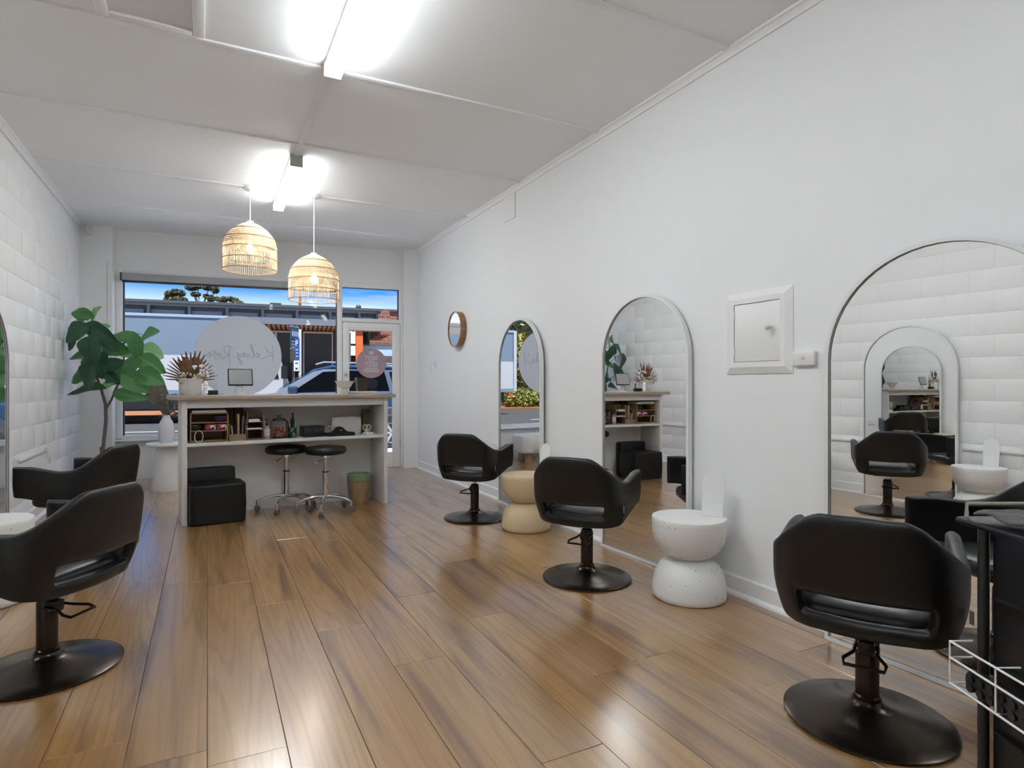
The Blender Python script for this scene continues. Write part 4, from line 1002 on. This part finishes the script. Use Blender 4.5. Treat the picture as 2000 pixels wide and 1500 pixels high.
# corner sensor
t = thing('security_sensor', 'white motion sensor in the corner above the plant', 'sensor', (XL + .045, 8.42, 2.965))
MB().box((.02, -.02, .02), (.05, .05, .05), rz=.7, bev=.008).build('bracket', PLASTW, t)
m = MB().box((0, 0, 0), (.085, .055, .10), bev=.014, seg=3); o = m.build('sensor_body', mat('grey_white_plastic', (.62, .62, .62, 1), .4), t); o.location = (.07, -.075, -.02); o.rotation_euler = (R(-18), 0, R(40))

# ================================================================== TROLLEY
TA = -YAW; to = Vector((1.22 * math.cos(YAW) + 1.577 * math.sin(YAW), -1.22 * math.sin(YAW) + 1.577 * math.cos(YAW), 0))
t = thing('salon_trolley', 'tall black salon trolley with a wire side basket', 'trolley', to, TA)
# local: x to the right, y away from the camera; far-left corner at the origin
MB().box((.19, -.25, .44), (.34, .44, .70), bev=.006).build('cabinet_body', BLKP, t)
MB().box((.19, -.23, .80), (.42, .56, .02), bev=.009).build('tray_top', mat('black_gloss_tray', (.012, .013, .016, 1), .25), t)
for x, y in ((.012, -.012), (.368, -.012), (.012, -.49), (.368, -.49)): MB().cyl((x, y, .06), (x, y, .80), .013, n=14).build('post', mat('black_satin_post', (.014, .014, .016, 1), .3), t)
for z in (.62, .45, .28): MB().box((.016, -.25, z), (.012, .40, .006)).build('drawer_groove', mat('deep_black', (.002, .002, .002, 1), .6), t)
for x, y in ((.02, -.02), (.36, -.02), (.02, -.48), (.36, -.48)):
    MB().cyl((x - .012, y, .028), (x + .012, y, .028), .028, n=18).build('caster', BLKP, t)
rail = MB().tube([(-.0, .03, .812), (-.0, .03, .845), (.38, .03, .845), (.38, .03, .812)], .006, 8).build('rear_rail', mat('brushed_steel', (.5, .48, .45, 1), .3, metal=.8), t)
WH = mat('white_wire', (.82, .82, .82, 1), .3)
m = MB(); xo, xi, yn, yf, zb_, zt_ = -.06, .0, -.42, .01, .376, .486
for z in (zb_, (zb_ + zt_) / 2 + .012, zt_): m.tube([(xi, yf, z), (xo, yf, z), (xo, yn, z), (xi, yn, z)], .003, 6)
for y in (yf, -.14, -.28, yn): m.tube([(xi, y, zt_), (xo, y, zt_), (xo, y, zb_), (xi, y, zb_)], .0025, 6)
m.build('wire_basket', WH, t)
o = MB().box((-.028, -.19, .405), (.048, .34, .052), bev=.02, seg=3)
for k in range(9):
    for z in (.392, .418): o.cyl((-.055, -.05 - .032 * k, z), (-.048, -.05 - .032 * k, z), .011, .011, n=10)
o = o.build('bristle_brush', mat('black_brush', (.006, .006, .007, 1), .35)); o.location = to; o.rotation_euler = (0, 0, TA); tag(o, 'black studded hair brush lying in the white wire basket', 'brush')
# towel
random.seed(9); rows = []
for j in range(15):
    r_ = []
    for i in range(13):
        x = -.012 + .36 * i / 12; y = .005 - .44 * j / 14 + .018 * math.sin(i * .8)
        r_.append((x + .008 * math.sin(j * 1.3), y, .816 + .010 * math.sin(i * 1.1 + j * .7) ** 2 + .009 * math.sin(j * .9 - i * .5) ** 2))
    rows.append(r_)
tw_ = MB().grid(rows).build('towel', mat('charcoal_towel', (.022, .017, .020, 1), .95, bump=.8, bscale=220, sheen=.4)); sm = tw_.modifiers.new('t', 'SOLIDIFY'); sm.thickness = .009; sm.offset = 1; sb = tw_.modifiers.new('s', 'SUBSURF'); sb.levels = 1; sb.render_levels = 2; bake(tw_)
tw_.location = to; tw_.rotation_euler = (0, 0, TA); tag(tw_, 'rumpled charcoal towel lying on the black trolley top', 'towel')

# ================================================================== OUTSIDE: STREET
def street_thing(name, label, cat, s, n, z=0, group=None): return thing(name, label, cat, S(s, n, z), SA, group)
ASPH = mat('asphalt', (0.0472, 0.0492, 0.0504, 1), .85, spec=.15, vary=.12, vscale=3, bump=.3, bscale=80)
CONC = mat('concrete_path', (.65, .675, .70, 1), .9, vary=.05, vscale=4)
def ground(name, s0, s1, n0, n1, z0, z1, m):
    b = MB(); fbox(b, s0, s1, n0, n1, z0, z1); return struct(b.build(name, m, smooth=False))
ground('footpath', -40, 40, .18, 2.6, -.3, -.03, CONC)
ground('kerb', -40, 40, 2.6, 2.78, -.3, -.03, mat('kerb_concrete', (.5, .49, .47, 1), .9))
ground('bounce_strip', -40, 40, 2.78, 7.2, -.3, -.15, mat('pale_bounce_concrete', (.60, .62, .645, 1), .9, vary=.06, vscale=3))  # added pale ground strip that bounces sunlight up to the salon ceiling
ground('road', -60, 60, 7.2, 17.2, -.3, -.15, ASPH)
ground('far_footpath', -60, 60, 17.2, 22.0, -.3, -.02, mat('terracotta_paving', (0.218, 0.0932, 0.0436, 1), .9, vary=.15, vscale=5))
ground('ground_behind', -90, 90, 22.0, 90, -.35, -.05, mat('dry_grass', (0.0768, 0.0876, 0.0328, 1), .95, vary=.2, vscale=2))
for k in range(5):
    b = MB(); fbox(b, -14 + 4.6 * k, -11.4 + 4.6 * k, 10.3, 10.45, -.151, -.146); o = struct(b.build('road_line', mat('road_paint', (0.394, 0.394, 0.38, 1), .8), smooth=False))

# ------------------------------------------------------------------ retail building across the street
DG = mat('charcoal_cladding', (0.0548, 0.0632, 0.0788, 1), .6); MG = mat('grey_flashing', (0.164, 0.175, 0.191, 1), .5); PG = mat('grey_clerestory_panel', (0.211, 0.231, 0.251, 1), .35)
DGL = mat('dark_shop_glass', (.010, .011, .014, 1), .15, spec=.35); WFR = mat('white_mullion', (0.6, 0.592, 0.568, 1), .5); SOF = mat('timber_soffit', (0.436, 0.273, 0.153, 1), .6)
BN = 22.0
bd = street_thing('retail_building', 'low charcoal retail building with a clerestory band across the street', 'building', 0, BN)
def part(name, m, par, *bxs, bev=0):
    b = MB()
    for s0, s1, n0, n1, z0, z1 in bxs: b.box(((s0 + s1) / 2, (n0 + n1) / 2, (z0 + z1) / 2), (s1 - s0, n1 - n0, z1 - z0), bev=bev)
    return b.build(name, m, par, smooth=False)
RT = 4.86
part('roof', DG, bd, (-9.6, 4.55, -.35, 9, RT - .09, RT + .03))
part('fascia', MG, bd, (-9.6, 4.5, -.12, 0, RT - .20, RT - .09)); part('lower_rail', MG, bd, (-9.6, 4.5, -.10, 0, 4.16, 4.24))
part('back_wall', DG, bd, (-9.6, 2.5, .15, .5, -.05, 3.86), (-9.6, 4.4, .15, .5, 3.86, RT - .09))
part('awning_beam', mat('blue_grey_beam', (0.142, 0.164, 0.197, 1), .6), bd, (-9.6, 4.5, -1.5, .1, 3.86, 4.16))
# clerestory panels between mullions
ms = [-5.55 - 1.55 * k for k in range(2, 0, -1)] + [-5.55, -3.93, -2.38, -.86, .65, 2.17, 3.55, 4.42]
for a, b_ in zip(ms, ms[1:]):
    part('mullion', MG, bd, (b_ - .06, b_ + .06, -.10, .02, 4.24, RT - .20))
    pn = part('clerestory_panel', PG, bd, (a + .06, b_ - .22, .10, .14, 4.24, RT - .36))
    part('panel_reveal', DG, pn, (a + .06, b_ - .06, .14, .16, 4.24, RT - .20))
for k in range(46): part('soffit_slat', SOF, bd, (-4.6 + .2 * k, -4.48 + .2 * k, -1.45, .1, 3.76, 3.85))
# shopfront glazing below the awning
for a, b_ in ((-6.5, -3.2), (-3.1, -.35), (-.25, .80), (.98, 2.25), (2.55, 3.1)):
    g = part('shop_pane', DGL, bd, (a, b_, .10, .14, .02, 3.62))
    part('pane_frame', WFR, g, (a - .05, a, .04, .16, -.02, 3.70), (b_, b_ + .05, .04, .16, -.02, 3.70), (a, b_, .04, .16, 3.62, 3.70))
part('pier', DG, bd, (.80 + .05, .93, .0, .2, -.02, 3.76))
o = part('orange_column', mat('orange_paint', (0.676, 0.12, 0.0164, 1), .5), bd, (3.28, 3.60, -1.35, -1.05, -.02, 3.8))
part('side_wall', brick_mat('far_red_brick', (.22, .07, .047, 1), (.15, .052, .038, 1), (.23, .175, .155, 1)), bd, (4.44, 5.0, -.3, 3.5, 3.6, RT + .02))
v = thing('roof_vent', 'small dark rotating vent on the retail building roof', 'roof vent', S(3.62, BN + 1.2, RT + .02), SA)
MB().cyl((0, 0, 0), (0, 0, .14), .05, n=12).build('vent_pipe', MG, v); MB().sphere((0, 0, .24), .14, 14, 10).build('vent_head', DG, v)
v = thing('roof_box', 'small boxy flue on the retail building roof behind the lower pendant', 'flue', S(-.35, BN + 1.5, RT + .02), SA)
part('flue_box', MG, v, (-.22, .22, -.15, .15, 0, .24)); part('flue_cap', DG, v, (-.26, .26, -.2, .2, .24, .30))
o = MB().cyl((0, 0, 0), (0, 0, 1.6), .07, .06, n=12).build('rust_pole', mat('rusty_pole', (0.24, 0.0768, 0.0383, 1), .7)); o.location = S(.78, BN + 1.2, RT + .035); tag(o, 'rust-red pole rising above the retail building roof', 'pole')

# ------------------------------------------------------------------ brick building further right
BK = MATS['far_red_brick']; BK2 = brick_mat('pale_red_brick', (.38, .165, .10, 1), (.30, .13, .088, 1), (.42, .35, .30, 1))
b2 = street_thing('brick_building', 'red brick building with a pale awning seen through the glass door', 'building', 0, 28.5)
part('upper_wall', BK, b2, (4.4, 14, 0, .4, 3.55, 5.6)); part('roof_cap', DG, b2, (4.3, 14, -.1, .6, 5.6, 5.72))
part('window_band', mat('sky_blue_glazing', (0.348, 0.492, 0.612, 1), .3), b2, (4.0, 14, -.02, .35, 2.85, 3.5)); part('sill_band', DG, b2, (3.6, 14, -.1, .4, 3.48, 3.57))
part('side_window', DGL, b2, (4.0, 4.75, -.05, .05, 3.6, 4.4)); part('hedge_ledge', mat('dark_gravel', (.05, .045, .042, 1), .9, vary=.4, vscale=6), b2, (3.4, 14, -.5, .3, 2.30, 2.85))
part('awning', mat('cream_awning', (0.676, 0.632, 0.58, 1), .7), b2, (3.4, 14, -2.2, .0, 2.14, 2.24)); part('awning_fascia', mat('grey_fascia', (0.456, 0.436, 0.428, 1), .7), b2, (3.4, 14, -2.25, -2.15, 1.60, 2.14))
part('lower_wall', BK2, b2, (3.0, 14, .0, .3, -.05, 2.3)); part('plinth', DG, b2, (3.0, 14, -.06, 0, .2, .35))
part('soffit', SOF, b2, (2.9, 4.3, -2.2, 0, 4.35, 4.45))

# ------------------------------------------------------------------ delivery truck
TN = 14.0
tk = street_thing('delivery_truck', 'long white and pale blue box truck parked across the street', 'truck', 0, TN, -.15)
BL = mat('pale_blue_panel', (0.135, 0.183, 0.235, 1), .55); TWH = mat('truck_white', (0.404, 0.416, 0.432, 1), .5); RBR = mat('tyre_rubber', (.012, .012, .012, 1), .8)
part('upper_panel', BL, tk, (-8.35, -1.55, 0, 2.4, 2.28, 3.62)); part('lower_panel', TWH, tk, (-8.35, -1.55, -.01, 2.4, 1.12, 2.28))
part('roof_rail', mat('pale_rail', (0.263, 0.348, 0.448, 1), .4), tk, (-8.4, -1.53, -.03, 2.43, 3.55, 3.64)); part('corner_post', TWH, tk, (-8.5, -8.35, -.04, 2.44, 1.0, 3.63))
part('bottom_rail', mat('blue_grey_rail', (0.153, 0.208, 0.252, 1), .5), tk, (-8.45, -1.53, -.03, 2.43, .97, 1.12))
part('chassis', BLKP, tk, (-8.2, .3, .5, 1.9, .55, .97)); part('side_guard', BLKP, tk, (-6.3, -2.6, .03, .08, .48, .93)); part('tail_light', mat('red_lens', (.6, .05, .03, 1), .3), tk, (-8.3, -8.1, -.02, .02, .78, .9))
for s_ in (-7.2, -6.1, -2.2, -.45):
    wv = MB().cyl((s_, .06, .5), (s_, .36, .5), .5, n=28).build('wheel', RBR, tk); MB().cyl((s_, .04, .5), (s_, .08, .5), .27, n=20).build('wheel_hub', CHROME, wv)
cb = MB().prism([(-1.45, .75), (.32, .75), (.38, 1.35), (.12, 2.15), (-.05, 2.45), (-1.45, 2.45)], -2.25, -.05, Matrix.Rotation(PI / 2, 4, 'X')).build('cab', TWH, tk, smooth=False)
MB().prism([(-.8, 1.5), (.08, 1.5), (-.05, 2.15), (-.8, 2.15)], -.045, -.035, Matrix.Rotation(PI / 2, 4, 'X')).build('side_window', DGL, tk, smooth=False)
part('wing_mirror', BLKP, tk, (.16, .36, -.28, -.10, 1.5, 1.95)); part('bumper', MG, tk, (.25, .45, .1, 2.2, .45, .8))

# ------------------------------------------------------------------ parked four-wheel drive
CARB = mat('navy_car_paint', (0.012, 0.032, 0.072, 1), .35, spec=.4); CGL = mat('car_glass', (.002, .0025, .003, 1), .1, spec=.05)
cv = street_thing('parked_suv', 'dark navy four-wheel drive parked at the kerb outside', 'car', 0, 3.35, -.15)
CX = Matrix.Rotation(PI / 2, 4, 'X')   # outline (s, z); extruded towards -n, so use negative z range for +n
def carloft(name, prof_near, inset, m, par, n0=0.0, n1=1.78):
    """side outline lofted across the width, pulled in at the sides"""
    b = MB(); secs = []
    zs = [p[1] for p in prof_near]; zmax = max(zs); zmin = min(zs)
    for k, w_ in ((0, 1), (.04, .35), (.14, 0), (.86, 0), (.96, .35), (1, 1)):
        n_ = n0 + (n1 - n0) * k
        ring = []
        for s_, z_ in prof_near:
            t_ = (z_ - zmin) / (zmax - zmin); ring.append(b.bm.verts.new((s_, n_ + (inset * t_ * (1 if k < .5 else -1) if w_ >= 0 else 0), z_ - .05 * w_ * (1 if t_ > .6 else 0))))
        secs.append(ring)
    N_ = len(prof_near)
    for a, c_ in zip(secs, secs[1:]):
        for i in range(N_): b.bm.faces.new((a[i], a[(i + 1) % N_], c_[(i + 1) % N_], c_[i]))
    b.bm.faces.new(secs[0][::-1]); b.bm.faces.new(secs[-1])
    return b.build(name, m, par, ang=32)
body = [(-1.12, .42), (-1.16, .70), (-1.05, .93), (-.35, 1.06), (.30, 1.13), (2.9, 1.16), (3.42, 1.12), (3.5, .85), (3.48, .42)]
carloft('body', body, .06, CARB, cv)
roof = [(.28, 1.12), (1.0, 1.60), (1.35, 1.69), (2.3, 1.70), (3.1, 1.64), (3.42, 1.14)]
carloft('cabin', roof, .26, CARB, cv, .03, 1.75)
def side_glass(name, pts, m, off):
    # points on the near side, following the cabin's inward lean
    b = MB(); q = [(s_, .03 + .26 * (z_ - 1.12) / .58 - off, z_) for s_, z_ in pts]; q2 = [(s_, n_ - .006, z_) for s_, n_, z_ in q]
    a = [b.bm.verts.new(v_) for v_ in q]; c_ = [b.bm.verts.new(v_) for v_ in q2]; b.bm.faces.new(a); b.bm.faces.new(c_[::-1])
    for i in range(len(a)): b.bm.faces.new((a[i], a[(i + 1) % len(a)], c_[(i + 1) % len(a)], c_[i]))
    return b.build(name, m, cv, smooth=False)
side_glass('front_side_window', [(.62, 1.17), (1.55, 1.19), (1.55, 1.57), (1.18, 1.55)], CGL, .012)
side_glass('rear_side_window', [(1.66, 1.19), (2.42, 1.20), (2.34, 1.57), (1.66, 1.58)], CGL, .012)
side_glass('quarter_window', [(2.52, 1.20), (3.12, 1.22), (2.95, 1.52), (2.44, 1.56)], CGL, .012)
m = MB(); ws = [(.36, .20, 1.185), (.36, 1.58, 1.185), (.93, 1.44, 1.565), (.93, .34, 1.565)]; m.quad(*[(a - .012, b_, c_ + .012) for a, b_, c_ in ws]); m.build('windscreen', mat('sky_reflect_windscreen', (.012, .05, .12, 1), .1, spec=.5), cv, smooth=False)  # reflected blue is put into the windscreen's base colour
m = MB().tube([(1.05, .24, 1.69), (1.2, .24, 1.735), (2.9, .24, 1.71), (3.0, .24, 1.66)], .018, 8).build('roof_rack_rail', MG, cv)
part('wing_mirror', CARB, cv, (.55, .72, -.16, .02, 1.14, 1.28), bev=.03); part('sill_trim', BLKP, cv, (.2, 1.95, -.012, .05, .42, .52)); part('side_trim', mat('grey_rub_strip', (.2, .22, .24, 1), .4), cv, (.1, 3.3, -.008, .05, .80, .86))
for s_ in (-.22, 2.46):
    ar = MB().cyl((s_, -.012, .42), (s_, .10, .42), .43, n=32).build('wheel_arch', mat('arch_plastic', (.03, .035, .04, 1), .6), cv)
    wv = MB().lathe([(.20, -.01), (.33, -.02), (.365, .02), (.365, .19), (.33, .23), (.2, .22)], 36); wv = wv.build('wheel', RBR, cv); wv.location = (s_, -.04, .365); wv.rotation_euler = (-PI / 2, 0, 0)
    rm_ = MB().cyl((0, 0, .03), (0, 0, .05), .215, n=28); rm_.ring(circ(.215, 28), circ(.185, 28), -.005, .05)
    for k in range(6): a = 2 * PI * k / 6; rm_.box((math.cos(a) * .11, math.sin(a) * .11, .022), (.19, .045, .03), rz=a)
    rm_.build('alloy_rim', mat('alloy_silver', (0.4, 0.4, 0.42, 1), .4, metal=.6), wv, ang=30)

# ------------------------------------------------------------------ signs on posts
sp = street_thing('street_sign', 'tall green and blue panel sign on a grey post across the road', 'sign', .54, 16.9, -.02)
sp.rotation_euler = (0, 0, SA + R(58))
SW = mat('sign_white', (0.548, 0.592, 0.592, 1), .5)
part('post', MG, sp, (-.03, .03, -.03, .03, 0, 2.1)); part('sign_panel', mat('sign_green', (0.0131, 0.0768, 0.0383, 1), .4), sp, (-.30, .30, -.06, -.03, 2.02, 3.46))
part('blue_header', mat('sign_blue', (0.0131, 0.0656, 0.308, 1), .4), sp, (-.27, .27, -.07, -.06, 2.98, 3.38)); part('map_picture', mat('map_green', (.05, .09, .03, 1), .4, c2=(.25, .11, .03, 1), vscale=4), sp, (-.27, .27, -.07, -.06, 2.08, 2.55))
for k in range(3): part('text_line', SW, sp, (-.23, .05 + .07 * (k % 2), -.068, -.06, 2.63 + .11 * k, 2.67 + .11 * k))
for k in range(4): part('header_letter', SW, sp, (-.22 + .12 * k, -.14 + .12 * k, -.074, -.07, 3.08, 3.28))
part('panel_edge', SW, sp, (.28, .31, -.062, -.028, 2.0, 3.48), (-.31, .31, -.062, -.028, 3.45, 3.48), (-.3, .3, -.064, -.028, 2.57, 2.60))
pk = street_thing('parking_sign', 'blue and white parking sign on a pale post beside the green sign', 'sign', .73, 16.3, -.02)
part('post', mat('pale_post', (0.456, 0.492, 0.456, 1), .5), pk, (.0, .10, -.03, .03, 0, 3.32)); part('blue_plate', mat('sign_blue'), pk, (-.14, .02, -.06, -.03, 2.13, 2.98)); part('white_plate', SW, pk, (-.18, .02, -.06, -.03, 1.69, 2.10))
part('white_symbol', SW, pk, (-.11, -.085, -.066, -.06, 2.66, 2.88), (-.085, -.03, -.066, -.06, 2.85, 2.88), (-.05, -.03, -.066, -.06, 2.78, 2.85), (-.085, -.03, -.066, -.06, 2.75, 2.78), (-.11, -.01, -.066, -.06, 2.5, 2.53), (-.1, -.02, -.066, -.06, 2.38, 2.41), (-.1, -.02, -.066, -.06, 2.25, 2.28))
part('arrow_mark', mat('sign_green'), pk, (-.13, -.03, -.066, -.06, 1.98, 2.02)); part('meter_mark', BLKP, pk, (-.12, -.04, -.066, -.06, 1.76, 1.82))

# ------------------------------------------------------------------ trees and hedges
def foliage(name, m, blobs, par, n, size, seed):
    """leaf clumps: many small leaf quads scattered through ellipsoids"""
    rnd = random.Random(seed); vs = []; fs = []
    tot = sum(b[1] * b[2] * b[3] for b in blobs) or 1
    for c, rx, ry, rz_ in blobs:
        k_ = max(20, int(n * (rx * ry * rz_) / tot))
        for _ in range(k_):
            d = Vector((rnd.gauss(0, 1), rnd.gauss(0, 1), rnd.gauss(0, 1))).normalized() * (rnd.random() ** .4)
            p = Vector(c) + Vector((d.x * rx, d.y * ry, d.z * rz_)); a = Vector((rnd.gauss(0, 1), rnd.gauss(0, 1), rnd.gauss(0, 1))).normalized(); b_ = a.orthogonal().normalized() * size * .45; a = a * size * rnd.uniform(.6, 1.2)
            i = len(vs); vs += [p - a, p + b_, p + a, p - b_]; fs.append((i, i + 1, i + 2, i + 3))
    me = bpy.data.meshes.new(name); me.from_pydata(vs, [], fs); me.materials.append(m); o = link(name, me, par); return stuff(o)
GUM = mat('gum_leaves', (0.0492, 0.0568, 0.0218, 1), .7, c2=(.128, .124, .06, 1), vscale=.8)
def gum(label, base, blobs, seed):
    t = thing('gum_tree', label, 'tree', base)
    tops = []
    for c, rx, ry, rz_ in blobs: tops.append(Vector(c))
    m = MB(); m.tube([(0, 0, 0), (.1, 0, 3), (0, .1, 6.0)], [.25, .2, .14], 8)
    for tp in tops: m.tube([(0, .1, 5.6), (tp * .5) + Vector((0, 0, 3.2)), tp - Vector((0, 0, .1))], [.10, .06, .03], 6)
    m.build('trunk', mat('pale_gum_bark', (0.399, 0.345, 0.287, 1), .8), t)
    foliage('foliage', GUM, blobs, t, 5200, .11, seed)
    return t
def pxs(u, v, zc): return at_depth(u, v, zc)
ZT = 44.0; kx = ZT / F
def tree_at(label, u0, pts, seed):
    base = at_depth(u0, 750, ZT); base.z = -.05; bl = []
    for u, v, ru, rv in pts: c = at_depth(u, v, ZT) - base; bl.append((c, ru * kx, ru * kx * .9, rv * kx))
    gum(label, base, bl, seed)
tree_at('dense low gum tree showing over the roof, apart from the tallest one', 340, [(331, 575, 9, 7), (343, 571, 10, 6), (354, 573, 7, 6), (345, 585, 14, 5), (328, 585, 8, 4), (360, 586, 6, 4)], 21)
tree_at('tallest gum tree with flat-topped clumps over the roof', 392, [(374, 562, 12, 5), (386, 560, 9, 4), (407, 562, 11, 5), (421, 566, 7, 7), (382, 575, 9, 4), (403, 579, 6, 4), (412, 583, 8, 6)], 22)
tree_at('small rounded gum tree showing over the roof next to the tallest one', 445, [(425, 584, 5, 4), (437, 585, 8, 5), (450, 584, 8, 4), (460, 588, 7, 5), (466, 592, 10, 4), (433, 590, 6, 4)], 23)
BUSH = mat('bright_bush_leaves', (0.0984, 0.131, 0.0197, 1), .7, c2=(.32, .288, .044, 1), vscale=1.2); PALE = mat('pale_tree_leaves', (0.131, 0.175, 0.082, 1), .7, c2=(.30, .33, .19, 1), vscale=1)
def bushy(name, label, cat, s, n, blobs, m, cnt, size, seed, trunk=None):
    t = street_thing(name, label, cat, s, n, -.1)
    if trunk: MB().tube([(0, 0, 0), (.1, 0, trunk * .5), (0, 0, trunk)], [.22, .17, .1], 8).build('trunk', mat('pale_gum_bark'), t)
    else: MB().tube([(0, 0, 0), (0, 0, .5)], [.08, .04], 6).build('trunk', BARK, t)
    foliage('foliage', m, blobs, t, cnt, size, seed)
bushy('street_tree', 'pale green tree rising behind the truck tail', 'tree', -15.2, 24, [((0, 0, 6.5), 2.6, 2, 2.2), ((1.8, 0, 8), 2.2, 2, 2.0), ((-2, 0, 7.6), 2.4, 2, 2.2), ((.4, 0, 9.8), 2.4, 2, 1.8), ((-1, 0, 5.2), 2.6, 2, 1.4)], PALE, 9000, .22, 31, 6)
bushy('street_tree', 'second pale green tree further along from the truck tail', 'tree', -24.6, 24, [((0, 0, 6), 2.6, 2, 2.4), ((1.6, 0, 8), 2.2, 2, 2.0), ((-2, 0, 7.2), 2.4, 2, 2.2), ((0, 0, 9.5), 2.4, 2, 1.8)], PALE, 8000, .22, 32, 6)
bushy('street_shrub', 'golden green shrub behind the truck tail', 'shrub', -12.6, 20.5, [((0, 0, 2.6), 1.6, 1.2, 1.7), ((1.2, 0, 1.6), 1.3, 1, 1.4), ((-1.4, 0, 2.0), 1.5, 1, 1.7)], BUSH, 6000, .13, 33)
bushy('street_shrub', 'dark olive shrub between the pale trees', 'shrub', -18.4, 20.5, [((0, 0, 2.0), 2.0, 1.2, 1.8), ((-2.2, 0, 1.8), 1.6, 1, 1.6), ((1.6, 0, 1.4), 1.2, 1, 1.2)], GUM, 6000, .14, 34)
bushy('street_shrub', 'low bright yellow-green bush on the verge beside the truck tail', 'shrub', -11.4, 18.2, [((0, 0, .5), 1.0, .7, .6), ((-1.3, 0, .45), 1.0, .6, .5)], BUSH, 3500, .09, 35)
